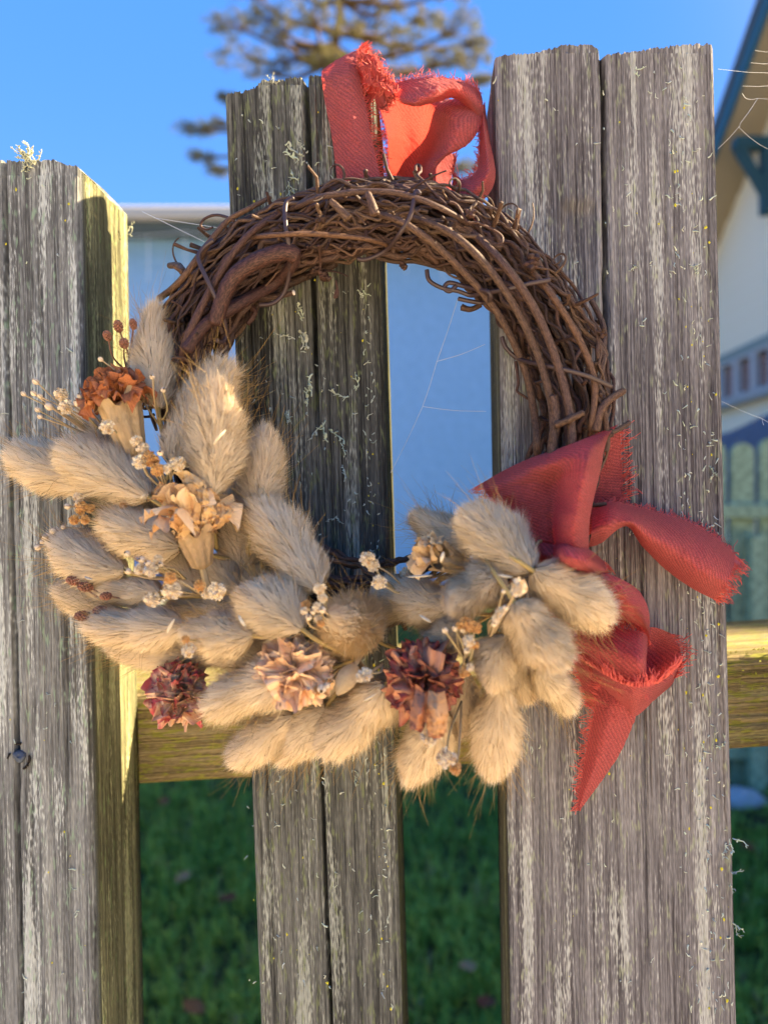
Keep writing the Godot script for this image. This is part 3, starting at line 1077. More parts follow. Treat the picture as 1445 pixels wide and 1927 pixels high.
func build_lichen(o: Node3D, bs: Vector3) -> void:
	# leafy tufts, each a plant of its own
	var pale := Color(0.50, 0.56, 0.44)
	var tufts := [
		[57, 299, 0.0075, 54, Vector3(0, -0.05, 0), Color(0.50, 0.51, 0.36), "bushy yellow-green lichen tuft on top of the left picket"],
		[512, 156, 0.004, 24, Vector3(0, 0.3, 0), Color(0.46, 0.46, 0.35), "yellowish lichen crust on the top edge of the middle picket"],
		[533, 282, 0.010, 6, Vector3(0, -0.7, 0), pale, "forked pale lichen high on the middle picket above the wreath"],
		[540, 335, 0.011, 10, Vector3(0.1, -0.8, 0), pale, "pale lichen tuft on the middle picket just above the vines"],
		[566, 268, 0.006, 4, Vector3(0.2, -0.5, 0), pale, "small curl of pale lichen beside the coral strap"],
		[562, 632, 0.011, 11, Vector3(0.3, -0.2, 0), Color(0.58, 0.60, 0.50), "thick pale lichen clump under the cut vine end on the middle picket"],
		[575, 600, 0.008, 5, Vector3(0.2, 0.7, 0), pale, "wispy pale lichen just above the thick clump on the middle picket"],
		[676, 545, 0.006, 4, Vector3(0, -0.4, 0), pale, "pale looped lichen near the inner vine on the middle picket"],
		[585, 720, 0.012, 5, Vector3(0, -0.7, 0), pale, "long trailing pale lichen strand in the middle of the wreath opening"],
		[548, 772, 0.008, 6, Vector3(0, -0.8, 0), Color(0.47, 0.57, 0.53), "grey-green lichen tuft at left of the wreath opening"],
		[662, 748, 0.010, 5, Vector3(-0.3, 0.3, 0), pale, "pale branching lichen at right of the wreath opening, on the picket"],
		[622, 805, 0.012, 9, Vector3(0.2, -0.5, 0), pale, "knobbly pale lichen at the centre of the wreath opening"],
		[648, 868, 0.008, 8, Vector3(0, -0.4, 0), Color(0.47, 0.58, 0.54), "blue-green lichen rosette low in the wreath opening"],
		[632, 965, 0.006, 5, Vector3(0, -0.6, 0), pale, "small pale lichen flake above the upright bunny tail"],
		[660, 1450, 0.006, 5, Vector3(0, -0.7, 0), pale, "small pale lichen hanging below the wreath on the middle picket"],
		[1190, 136, 0.005, 6, Vector3(0, -0.7, 0), Color(0.42, 0.49, 0.42), "small grey-green lichen near the top of the right picket"],
		[1338, 885, 0.007, 4, Vector3(0.5, -0.6, 0), Color(0.42, 0.47, 0.38), "single pale lichen strap on the right picket's edge beside the bow"],
		[1358, 1405, 0.006, 5, Vector3(0.3, 0.2, 0), Color(0.42, 0.47, 0.37), "pale lichen tuft on the right picket's edge level with the rail"],
		[1370, 1580, 0.007, 9, Vector3(0.1, -0.3, 0), Color(0.46, 0.54, 0.46), "grey-green lichen clump on the right picket's edge below the rail"],
		[1378, 1745, 0.006, 5, Vector3(0.4, -0.3, 0), Color(0.46, 0.51, 0.41), "white-tipped lichen tuft low on the right picket's edge"],
		[240, 437, 0.007, 8, Vector3(0.8, 0.2, 0), Color(0.48, 0.48, 0.34), "sunlit lichen tuft on the left picket's right edge"],
		[1297, 500, 0.006, 4, Vector3(0.2, -0.6, 0), pale, "tiny curled lichen high on the right picket"],
		[1190, 500, 0.005, 5, Vector3(0.2, -0.6, 0), pale, "cluster of tiny lichen curls on the right picket above the long twig"],
		[1374, 1650, 0.006, 5, Vector3(0.4, -0.2, 0), Color(0.42, 0.47, 0.38), "pale lichen sprig midway down the right picket's lower edge"],
	]
	for t in tufts:
		var at := fp(t[0], t[1], 0.0005)
		if t[0] == 240:
			at = fp(t[0], t[1], 0.04)
		var b := mb(at)
		lichen(b, at, t[2], t[3], t[4], t[5])
		tag(top("lichen_tuft", b.mesh(), M.lichen, at), t[6], "lichen", "lichen tufts on the fence")
	# the countless specks, spikes and slivers that belong to each picket
	var zones := [
		["picket", -20, 145, 330, 1900, 60], ["picket_001", 450, 700, 200, 1880, 260], ["picket_002", 940, 1340, 120, 1900, 130], ["picket_002", 1270, 1352, 150, 1900, 240], ["picket_001", 690, 712, 560, 1900, 110],
	]
	for zn in zones:
		var b := mb(bs)
		var y := mb(bs)
		for k in zn[5]:
			var py := rnd(zn[3], zn[4])
			var slant := (py - 900.0) * 0.026
			var px := rnd(zn[1], zn[2]) + (slant if zn[1] > 600 else slant * 0.8)
			var at := fp(px, py, 0.0002)
			if noise.get_noise_2d(px * 9.0, py * 6.0) > 0.22:
				# yellow crust flecks
				var r := rnd(0.00015, 0.0007)
				var c := y.add(at - away * 0.0006, Color(0.55, 0.48, 0.03))
				for j in 7:
					var a := TAU * j / 7.0
					y.add(at + tang * cos(a) * r * rnd(0.5, 1.1) + Vector3.UP * sin(a) * r * rnd(0.7, 1.6), vary(Color(0.52, 0.46, 0.04), 0.25))
				for j in 7:
					y.tri(c, c + 1 + j, c + 1 + (j + 1) % 7)
			else:
				var ln := rnd(0.0008, 0.0030)
				var d := (tang * rnd(-1, 1) + Vector3.UP * rnd(-1, 1) - away * rnd(0.1, 0.8)).normalized()
				tube(b, PackedVector3Array([at, at + d * ln * 0.5, at + (d + rv(0.5)).normalized() * ln]), rad(3, rnd(0.00018, 0.00045), 0.0001), 4, vary(Color(0.47, 0.52, 0.43), 0.2), 100)
		var pk := o.get_node(zn[0])
		part("lichen_specks", b.mesh(), M.lichen, pk).set_meta("kind", "stuff")
		part("yellow_lichen_flecks", y.mesh(), M.lichen, pk).set_meta("kind", "stuff")

# ---------------------------------------------------------------- the grapevine ring
const RX := 725.0
const RY := 772.0
var ring_mid := Vector3.ZERO
var ring_r := 0.0

func ring_pt(a: float, out: float, front: float) -> Vector3:
	return ring_mid + (tang * cos(a) + Vector3.UP * sin(a)) * (ring_r * sway(a) + out) - away * front

func sway(a: float) -> float:
	# the ring is no true circle: fuller at the upper left, flatter at the upper right
	var b := fposmod(a, TAU)
	return 1.0 + 0.095 * exp(-pow((b - 2.62) / 0.55, 2)) - 0.05 * exp(-pow((b - 0.72) / 0.42, 2))

func over(px: float, py: float, extra := 0.0) -> Vector3:
	# the point of a sight line that lies on the ring's front
	var p := fp(px, py, -0.028)
	var d := p - ring_mid
	var rr := Vector2(d.dot(tang), d.y).length() - ring_r * sway(atan2(d.y, d.dot(tang)))
	var k := sqrt(maxf(0.0, 0.0150 * 0.0150 - rr * rr))
	return fp(px, py, -0.016 - k - extra)

func build_wreath() -> void:
	ring_mid = fp(RX, RY, -0.016)
	ring_r = 352.0 / F * 0.27
	noise.frequency = 0.05
	var o := base("grapevine_wreath", ring_mid - Vector3(0, ring_r + 0.013, 0), "round brown grapevine wreath base bound with dark wire", "wreath")
	var bs := o.position
	var tones := [Color(0.181, 0.114, 0.081), Color(0.139, 0.082, 0.061), Color(0.113, 0.066, 0.053), Color(0.244, 0.163, 0.115), Color(0.101, 0.060, 0.051)]
	for k in 140:
		var b := mb(bs)
		var a0 := rnd(0, TAU)
		if k < 60:
			a0 = rnd(-0.6, 2.2)      # most ends lie in the part of the ring that shows
		var arc := rnd(1.7, 4.6)
		var big := 0.0135 * sqrt(rnd(0.03, 1.0))
		var ph := rnd(0, TAU)
		var tw := rnd(-1.1, 1.1)
		var r0 := rnd(0.0006, 0.0013) if k % 7 else rnd(0.0013, 0.0018)
		if k >= 96:      # the thin runners that lie on top
			big = rnd(0.0125, 0.0150)
			ph = rnd(0.4, 2.7)
			tw = rnd(-0.25, 0.25)
			r0 = rnd(0.00045, 0.0008)
			a0 = rnd(-0.5, 1.8)
			arc = rnd(0.8, 1.9)
		var nn := int(arc * 26)
		var path := PackedVector3Array()
		var rr := PackedFloat32Array()
		var seed_y := k * 40.0
		var node_at := rng.randi_range(6, 12)
		for i in nn:
			var a := a0 + arc * i / nn
			var u := big + 0.0025 * noise.get_noise_2d(a * 60.0, seed_y)
			var th := ph + tw * (a - a0) + 0.5 * noise.get_noise_2d(a * 60.0, seed_y + 900.0)
			path.append(ring_pt(a, cos(th) * u + 0.0016 * noise.get_noise_2d(a * 75.0, seed_y + 300.0), sin(th) * u + 0.0014 * noise.get_noise_2d(a * 80.0, seed_y + 600.0)))
			var swell := 1.0 + 0.06 * noise.get_noise_2d(a * 900.0, seed_y)
			if i % 17 == node_at:
				swell = 1.42
			elif absi(i % 17 - node_at) == 1:
				swell = 1.12
			rr.append(r0 * swell * (1.0 - 0.3 * float(i) / nn))
		var col := vary(tones[k % 5], 0.18)
		var sp := smooth_path(path, 2)
		var sr := PackedFloat32Array()
		for i in sp.size():
			sr.append(lerpf(rr[i / 2], rr[mini(i / 2 + 1, nn - 1)], 0.5 * (i % 2)))
		tube(b, sp, sr, 8, col, 90.0, 0.03)
		# short spurs at the nodes
		for i in range(node_at, nn - 2, 17):
			if rng.randf() < 0.45:
				var q := path[i]
				var d := (path[i + 1] - q).normalized()
				var outw := ((q - ring_mid).normalized() * rnd(-0.7, 1.0) - away * rnd(0.2, 1.0)).normalized()
				var l := rnd(0.003, 0.010)
				var m1 := q + (d * rnd(-0.4, 0.6) + outw).normalized() * l * 0.6
				tube(b, PackedVector3Array([q, m1, m1 + (outw + d * rnd(-0.2, 0.8)).normalized() * l * 0.5]), PackedFloat32Array([r0 * 1.1, r0 * 0.8, r0 * rnd(0.5, 1.0)]), 7, col, 90.0, 0.12)
		part("vine", b.mesh(), M.bark, o)
	# vines that can be told apart in the photograph: points, start and end radius in pixels, lift, tone
	var own := [
		[[[405, 610], [420, 560], [442, 520], [485, 490], [535, 474], [556, 482]], 17, 20, 0.006, Color(0.22, 0.10, 0.075)],
		[[[352, 660], [385, 612], [450, 572], [515, 535], [548, 502], [556, 470]], 15, 13, 0.004, Color(0.20, 0.095, 0.075)],
		[[[470, 560], [500, 560], [530, 556], [552, 551]], 8, 6, 0.001, Color(0.30, 0.18, 0.13)],
		[[[470, 575], [480, 588], [466, 610]], 8, 6, 0.002, Color(0.22, 0.11, 0.08)],
		[[[1112, 565], [1126, 592], [1136, 625], [1134, 680], [1142, 750]], 6.5, 8, -0.004, Color(0.26, 0.16, 0.12)],
		[[[1120, 812], [1128, 775], [1146, 752], [1172, 736]], 10, 8, 0.006, Color(0.36, 0.20, 0.12)],
		[[[1038, 880], [1040, 830], [1046, 790], [1040, 745]], 12, 10, 0.008, Color(0.36, 0.21, 0.13)],
		[[[1046, 800], [1070, 790], [1098, 776]], 8, 6, 0.010, Color(0.36, 0.22, 0.14)],
		[[[300, 562], [340, 528], [395, 455], [430, 415], [470, 392], [508, 372]], 8, 5, 0.004, Color(0.38, 0.22, 0.13)],
		[[[345, 512], [336, 500], [320, 500]], 9, 7, 0.004, Color(0.36, 0.23, 0.14)],
		[[[545, 395], [600, 372], [635, 366], [690, 360], [760, 366], [830, 392], [900, 432]], 7, 6, 0.006, Color(0.30, 0.18, 0.14)],
		[[[460, 448], [520, 442], [580, 440], [640, 444], [700, 452], [750, 470]], 6, 5, 0.008, Color(0.46, 0.25, 0.14)],
		[[[655, 412], [640, 395], [622, 378]], 10, 6, 0.010, Color(0.38, 0.23, 0.14)],
		[[[706, 405], [700, 385], [692, 364]], 11, 7, 0.010, Color(0.34, 0.20, 0.13)],
		[[[700, 400], [760, 420], [840, 480], [930, 580], [985, 690], [1005, 780], [1010, 835], [1008, 885]], 8, 9, 0.006, Color(0.38, 0.23, 0.15)],
		[[[760, 405], [850, 440], [935, 525], [1000, 640], [1035, 750], [1042, 840], [1040, 880]], 8, 9, 0.008, Color(0.35, 0.21, 0.14)],
		[[[880, 430], [950, 500], [1010, 590], [1050, 690], [1072, 780], [1076, 850], [1074, 870]], 9, 9, 0.007, Color(0.33, 0.19, 0.13)],
		[[[960, 470], [1030, 545], [1090, 640], [1118, 720], [1112, 800], [1108, 850]], 7, 7, 0.005, Color(0.44, 0.24, 0.13)],
		[[[1120, 745], [1135, 770], [1142, 830], [1138, 850]], 6, 7, 0.004, Color(0.33, 0.19, 0.13)],
		[[[1130, 815], [1155, 812], [1182, 796]], 5, 6, 0.002, Color(0.34, 0.20, 0.14)],
		[[[690, 478], [740, 492], [780, 492], [830, 505]], 6, 5, -0.006, Color(0.28, 0.17, 0.12)],
		[[[868, 578], [885, 582], [905, 574]], 8, 5, -0.002, Color(0.28, 0.16, 0.11)],
		[[[340, 700], [352, 640], [400, 540], [470, 440], [560, 385]], 10, 7, 0.004, Color(0.27, 0.14, 0.10)],
	]
	for v in own:
		var b := mb(bs)
		var ctrl := PackedVector3Array()
		for q in v[0]:
			var hide: bool = v[0].size() > 4 and v[1] < 12 and v[0][0][0] != 1112 and (q == v[0][0] or q == v[0][-1])
			ctrl.append(over(q[0], q[1], v[3] - (0.011 if hide else 0.0)))
		var sp := smooth_path(ctrl, 7)
		var rr := PackedFloat32Array()
		for i in sp.size():
			rr.append(lerpf(v[1], v[2], float(i) / sp.size()) / F * 0.215 * (1.0 + 0.10 * noise.get_noise_2d(i * 60.0, v[1] * 50.0)))
		tube(b, sp, rr, 10, v[4] * Color(0.56, 0.60, 0.64), 90.0, 0.02)
		part("vine", b.mesh(), M.bark, o)
	# pale cut face of one vine end
	var cb := mb(bs)
	var ce := over(551, 551, 0.001)
	tube(cb, PackedVector3Array([ce, ce + (over(558, 549, 0.001) - ce) * 0.5]), rad(2, 0.00108, 0.0010), 9, Color(0.75, 0.66, 0.58))
	part("cut_end", cb.mesh(), M.twig, o)
	# tendrils: curls that cling to the ring
	for k in 30:
		var a := rnd(-0.15, PI + 0.5)
		var q := ring_pt(a, rnd(-0.012, 0.013), rnd(0.004, 0.013))
		if k < 14:
			q = ring_pt(a, 0.0135 if k % 2 else -0.0135, rnd(0.0, 0.006))
		var d := ((q - ring_mid).normalized() * rnd(-1, 1) + tang * rnd(-1, 1) + Vector3.UP * rnd(-1, 1) - away * rnd(0, 0.7)).normalized()
		var ctrl := PackedVector3Array([q])
		var turn := rnd(-0.9, 0.9)
		var ax := (-away + rv(0.7)).normalized()
		var step := rnd(0.0013, 0.0026)
		for i in rng.randi_range(6, 13):
			q += d * step
			d = d.rotated(ax, turn * (0.5 + 0.12 * i)).normalized()
			ctrl.append(q)
		var sp := smooth_path(ctrl, 3)
		var b := mb(bs)
		tube(b, sp, rad(sp.size(), rnd(0.0004, 0.0008), 0.00025), 6, vary(tones[k % 5], 0.25), 90.0, 0.1)
		part("tendril", b.mesh(), M.bark, o)
	var curls := [[[782, 322], [783, 312], [790, 312], [792, 322], [786, 330], [796, 340], [812, 358], [840, 385]], [[440, 415], [425, 408], [405, 405], [385, 412], [378, 425], [388, 432], [400, 428]], [[600, 462], [603, 490], [602, 520], [606, 528]], [[634, 545], [630, 560], [636, 552], [632, 528]], [[970, 680], [975, 720], [972, 735], [985, 745], [1000, 755]], [[1008, 720], [1030, 718], [1050, 740], [1070, 775], [1085, 778]], [[845, 380], [858, 385], [868, 398], [880, 418], [900, 420], [940, 440], [945, 455], [935, 460]]]
	for cv in curls:
		var ctrl := PackedVector3Array()
		for q in cv:
			ctrl.append(over(q[0], q[1], 0.003))
		var sp := smooth_path(ctrl, 5)
		var b := mb(bs)
		tube(b, sp, rad(sp.size(), 0.0006, 0.0004), 7, Color(0.17, 0.10, 0.08), 90.0, 0.08)
		part("tendril", b.mesh(), M.bark, o)
	# knobbly buds and dried stalk ends
	for q in [[884, 402, 9], [604, 412, 9], [1005, 490, 13], [1000, 500, 11], [1134, 628, 8], [610, 520, 11], [590, 510, 9], [1130, 745, 9], [760, 500, 8], [1146, 815, 9]]:
		var c := over(q[0], q[1], 0.004)
		var b := mb(bs)
		for j in 7:
			var d := rv(1.0).normalized()
			var r: float = q[2] / F * 0.25
			tube(b, PackedVector3Array([c - d * r, c, c + d * r, c + d * r * 1.3 + rv(r * 0.4)]), PackedFloat32Array([r * 0.3, r * 0.62, r * 0.5, r * 0.1]), 6, vary(Color(0.13, 0.075, 0.055), 0.3), 90.0, 0.2)
		part("bud_knot", b.mesh(), M.bark, o)
	# binding wire
	var wires := [
		[[402, 452], [382, 468], [374, 488], [392, 530], [412, 572], [424, 612], [426, 632], [418, 644], [408, 640]],
		[[552, 372], [538, 384], [538, 425], [545, 470], [545, 510], [536, 548], [515, 570], [488, 574]],
		[[790, 366], [782, 362], [772, 405], [752, 440], [725, 472], [690, 488], [672, 487]],
		[[803, 508], [808, 528], [832, 542], [862, 548], [885, 556], [905, 552], [950, 545], [1000, 533], [1034, 527]],
		[[862, 562], [885, 567], [908, 570], [922, 564], [920, 550], [900, 545], [870, 538], [845, 532], [836, 542], [846, 548], [858, 538]],
		[[944, 634], [952, 655], [975, 675], [1010, 685], [1055, 694], [1105, 708], [1150, 728]],
	]
	for wv in wires:
		var ctrl := PackedVector3Array()
		for q in wv:
			ctrl.append(over(q[0], q[1], 0.0065))
		var sp := smooth_path(ctrl, 8)
		var b := mb(bs)
		tube(b, sp, rad(sp.size(), 0.00080, 0.00080), 8, Color.WHITE)
		part("wire", b.mesh(), M.wire, o)

# ---------------------------------------------------------------- bunny tails
func fur_r(t: float) -> float:
	if t < 0.36:
		return 0.5 * pow(maxf(0.0, 1.0 - pow((0.36 - t) / 0.38, 2)), 0.6)
	return 0.5 * pow(maxf(0.0, 1.0 - pow((t - 0.36) / 0.66, 2.4)), 0.52)

func bent(p: Vector3, k: float) -> Vector3:
	return p + Vector3(k * (p.y * p.y - 0.35 * p.y), 0, k * 0.4 * sin(p.y * 5.0) * 0.3)

func tail_meshes(sd: int) -> Array:
	rng.seed = sd
	var bow_ := rnd(0.12, 0.36) * (1.0 if sd % 2 else -1.0)
	var lump := rnd(0, TAU)
	# the soft head, one unit long and one wide
	var b := mb()
	var nn := PackedVector3Array()
	for j in 15:
		for i in 17:
			var t := 0.03 + 0.76 * j / 14.0
			var a := TAU * (i % 16) / 16.0
			var r := fur_r(t) * 0.56 * (0.0 if j == 0 or j == 14 else 1.0)
			b.add(Vector3(cos(a) * r, t, sin(a) * r), Color(0.76, 0.55, 0.33))
			nn.append(Vector3(cos(a), -1.5 if j == 0 else (1.5 if j > 12 else 0.2), sin(a)).normalized())
	b.grid(0, 15, 17)
	var hairs := 15000
	for k in hairs:
		var t := pow(rnd(0.0, 1.0), 0.9) * 0.96 + 0.01
		var a := rnd(0, TAU)
		var rad_ := Vector3(cos(a), 0, sin(a))
		var lng := rng.randf() < 0.16
		var deep := rnd(0.55, 0.9)
		var root := rad_ * fur_r(t * 0.94) * deep * 0.75 + Vector3(0, t * 0.92, 0)
		var rise := rnd(0.05, 0.15) * (1.5 if lng else 1.0)
		var t2 := t + rise * 0.6
		var r2 := fur_r(minf(t2, 1.015)) * (rnd(0.86, 1.07) if t < 0.84 else rnd(0.0, 1.05)) + (rnd(0.02, 0.15) if lng else 0.0)
		var a2 := a + rnd(-0.16, 0.16)
		var tip := Vector3(cos(a2) * r2, t * 0.93 + rise, sin(a2) * r2)
		var clump := noise.get_noise_3d(cos(a) * 45.0 + sd * 9.0, t * 60.0, sin(a) * 45.0)
		tip += (rad_ * 0.6 + Vector3(0, 0.35, 0)) * clump * 0.10 + Vector3(-sin(a), 0, cos(a)) * noise.get_noise_3d(cos(a) * 60.0, t * 80.0 + 300.0, sin(a) * 60.0) * 0.12
		var midp := root.lerp(tip, 0.5) + rad_ * rnd(0.01, 0.045) + rv(0.008)
		var d := (tip - root).normalized()
		var s := d.cross(rad_).normalized() * rnd(0.0024, 0.0040)
		if k % 5 == 0:
			root = rad_ * rnd(0.0, 0.26) + Vector3(0, rnd(0.70, 0.90), 0)
			tip = root + (rad_ * rnd(0.35, 1.0) + Vector3(0, rnd(0.15, 0.8), 0) + rv(0.3)).normalized() * rnd(0.08, 0.18)
			tip.y = minf(tip.y, 1.02)
			midp = root.lerp(tip, 0.5) + rv(0.015)
			s = (tip - root).cross(rad_).normalized() * 0.0032
		var nrm := (rad_ * 0.9 + Vector3(0, 0.22, 0) + rv(0.13)).normalized()
		if (midp - root).cross(s).dot(nrm) < 0.0:
			s = -s
		var f := rnd(0.86, 1.05)
		var col := Color(0.95 * f, 0.775 * f, 0.53 * f) if rng.randf() > 0.2 else Color(0.91 * f, 0.69 * f, 0.43 * f)
		var i0 := b.add(root - s, col)
		b.add(root + s, col)
		b.add(midp - s * 0.8, col)
		b.add(midp + s * 0.8, col)
		b.add(tip, col)
		for q in 5:
			nn.append(nrm)
		b.quad(i0, i0 + 1, i0 + 3, i0 + 2)
		b.tri(i0 + 2, i0 + 3, i0 + 4)
	for i in b.v.size():
		var q := b.v[i]
		var fat := 1.0 + 0.13 * sin(q.y * 6.0 + lump) + 0.06 * sin(q.y * 15.0 + lump * 2.0)
		b.v[i] = bent(Vector3(q.x * fat, q.y, q.z * fat), bow_)
	b.n = nn
	# long fine bristles
	var w := mb()
	for k in 140:
		var t := rnd(0.15, 0.9)
		var a := rnd(0, TAU)
		var rad_ := Vector3(cos(a), 0, sin(a))
		var p := rad_ * fur_r(t) * 0.6 + Vector3(0, t * 0.9, 0)
		var d := (rad_ * rnd(0.35, 1.1) + Vector3(0, rnd(0.35, 1.1), 0) + rv(0.25)).normalized()
		var ln := rnd(0.32, 0.62) * (1.5 if k % 4 == 0 else 1.0)
		var bend := rv(0.16)
		tube(w, PackedVector3Array([p, p + d * ln * 0.5, p + d * ln + bend]), PackedFloat32Array([0.0030, 0.0025, 0.0011]), 3, Color.WHITE)
	for i in w.v.size():
		w.v[i] = bent(w.v[i], bow_)
	return [b.mesh(), w.mesh()]

func build_tails() -> void:
	var kinds := []
	for k in 6:
		kinds.append(tail_meshes(100 + k))
	rng.seed = 99
	# tip x, y, depth; base x, y, depth; width px; label
	var rows := [
		[278, 568, -.026, 300, 772, -.030, 88, "upright bunny tail at the top left, against the vine ring"],
		[428, 676, -.026, 325, 880, -.034, 112, "long bunny tail leaning right behind the sunlit one"],
		[424, 712, -.0535, 402, 932, -.050, 108, "bunny tail with a sunlit tip above the curled orange flower"],
		[512, 800, -.030, 474, 1000, -.036, 88, "bunny tail at the right edge of the left cluster, over the picket"],
		[445, 905, -.028, 455, 1080, -.032, 90, "shadowed bunny tail tucked behind the sunlit and right-edge ones"],
		[12, 848, -.024, 172, 918, -.032, 98, "bunny tail reaching farthest left of the wreath"],
		[118, 832, -.036, 285, 938, -.042, 110, "bunny tail overlapping the farthest-left one, left of the orange flower"],
		[160, 758, -.020, 215, 870, -.026, 76, "short bunny tail peeking out behind the rust flower's stem"],
		[184, 978, -.038, 345, 1030, -.042, 108, "rounded bunny tail left of the orange flower's stem"],
		[84, 1034, -.034, 240, 1076, -.040, 98, "bunny tail pointing left below the rounded one"],
		[104, 1112, -.024, 215, 1142, -.028, 70, "bunny tail behind the brown seed pods at the left"],
		[186, 1104, -.036, 305, 1118, -.040, 74, "small bunny tail behind the white flower trio at the left"],
		[156, 1196, -.044, 350, 1178, -.048, 94, "pale bunny tail at the lower left, pointing left"],
		[205, 1222, -.024, 420, 1236, -.030, 72, "shaded bunny tail beneath the pale lower-left one"],
		[348, 1184, -.054, 480, 1196, -.056, 92, "bunny tail pointing left beside the single tan-and-white bloom"],
		[492, 942, -.040, 598, 1112, -.054, 116, "plump bunny tail standing upright left of the blue gap"],
		[448, 1096, -.054, 572, 1186, -.060, 112, "plump bunny tail just below the upright one by the blue gap"],
		[394, 1048, -.032, 446, 1112, -.036, 74, "small dark bunny tail between the orange flower and white blooms"],
		[622, 1146, -.064, 704, 1200, -.046, 118, "round bunny tail seen end-on in the middle of the bottom"],
		[372, 1322, -.050, 568, 1274, -.056, 112, "large bunny tail pointing left beside the beige carnation"],
		[430, 1440, -.040, 556, 1346, -.046, 82, "bunny tail hanging below the large left-pointing one"],
		[534, 1446, -.040, 618, 1326, -.046, 86, "narrow bunny tail hanging under the beige carnation"],
		[614, 1420, -.048, 728, 1286, -.054, 106, "broad bunny tail hanging left of the crimson carnation"],
		[764, 1462, -.036, 838, 1336, -.044, 92, "bunny tail hanging below the crimson carnation"],
		[852, 1410, -.030, 872, 1260, -.036, 80, "shadowed bunny tail behind the crimson carnation at its right"],
		[738, 1122, -.038, 848, 1146, -.046, 92, "bunny tail pointing left under the closed tan flower"],
		[832, 1146, -.060, 945, 1072, -.054, 106, "bunny tail pointing down-left at the middle of the right cluster"],
		[876, 952, -.048, 1002, 1076, -.060, 116, "large bunny tail pointing up, left of the bow knot"],
		[778, 954, -.022, 880, 1050, -.028, 84, "pale bunny tail behind the closed tan flower against the blue"],
		[1152, 1168, -.056, 1000, 1072, -.062, 112, "bunny tail pointing right over the bow's lower loop"],
		[1054, 1266, -.070, 966, 1132, -.066, 112, "whitest bunny tail, pointing down in the right cluster"],
		[908, 1298, -.060, 954, 1196, -.058, 92, "pinkish bunny tail above the longest hanging one"],
		[926, 1474, -.046, 942, 1284, -.050, 96, "longest bunny tail hanging straight down at the lower right"],
		[1092, 1328, -.036, 1006, 1256, -.044, 78, "bunny tail half hidden below the whitest one, by the ribbon"],
		[700, 1120, -.030, 780, 1140, -.034, 84, "shaded bunny tail behind the white blooms at the bottom of the gap"],
		[610, 1300, -.036, 660, 1240, -.044, 90, "shaded bunny tail between the end-on one and the tan bud"],
		[800, 1220, -.046, 880, 1180, -.044, 84, "shaded bunny tail just above the crimson carnation"],
		[300, 1000, -.028, 380, 1120, -.030, 100, "deep-set bunny tail behind the orange flower's stem"],
		[240, 900, -.026, 330, 960, -.030, 90, "deep-set bunny tail behind the left white blooms"],
		[380, 1210, -.034, 540, 1240, -.038, 80, "deep-set bunny tail behind the beige carnation"],
		[300, 1140, -.026, 470, 1150, -.030, 96, "deep-set bunny tail in the gap under the white bloom row"],
		[420, 1050, -.026, 520, 1160, -.030, 96, "deep-set bunny tail behind the plump upright one's foot"],
		[690, 1350, -.026, 790, 1260, -.030, 90, "deep-set bunny tail left of the crimson carnation, over the picket"],
		[980, 1330, -.028, 960, 1200, -.032, 90, "deep-set bunny tail between the longest and the ribbon-side ones"],
	]
	var i := 0
	for r in rows:
		var tip := fp(r[0], r[1], r[2])
		var bot := fp(r[3], r[4], r[5])
		var wide: float = r[6] / F * (CAM.z - (tip.z + bot.z) / 2) * 1.03
		var y := (tip - bot).normalized()
		var ln := tip.distance_to(bot)
		var x := y.cross(away).normalized()
		var o := base("bunny_tail", bot, r[7], "dried grass", "bunny tail grass heads in the wreath")
		var spin := Basis(Vector3.UP, i * 2.1)
		var bs := Basis(x * wide, y * ln, x.cross(y) * wide) * spin
		var kd = kinds[(i * 5 + i / 6) % 6]
		var h := part("seed_head", kd[0], M.fur, o)
		h.transform = Transform3D(bs, Vector3.ZERO)
		var w := part("bristles", kd[1], M.awn, o)
		var scl := minf(ln, wide * 1.7)
		w.transform = Transform3D(Basis(x * wide, y * scl, x.cross(y) * wide) * spin, y * (ln - scl))
		w.set_meta("kind", "stuff")
		# the straw runs back into the ring
		var sb := mb(bot)
		var into := bot - y * 0.018 + away * 0.010
		var sp := smooth_path(PackedVector3Array([bot + y * ln * 0.08, bot - y * 0.006, into]), 4)
		tube(sb, sp, rad(sp.size(), 0.0008, 0.0007), 6, Color.WHITE)
		part("stem", sb.mesh(), M.stem, o)
		i += 1

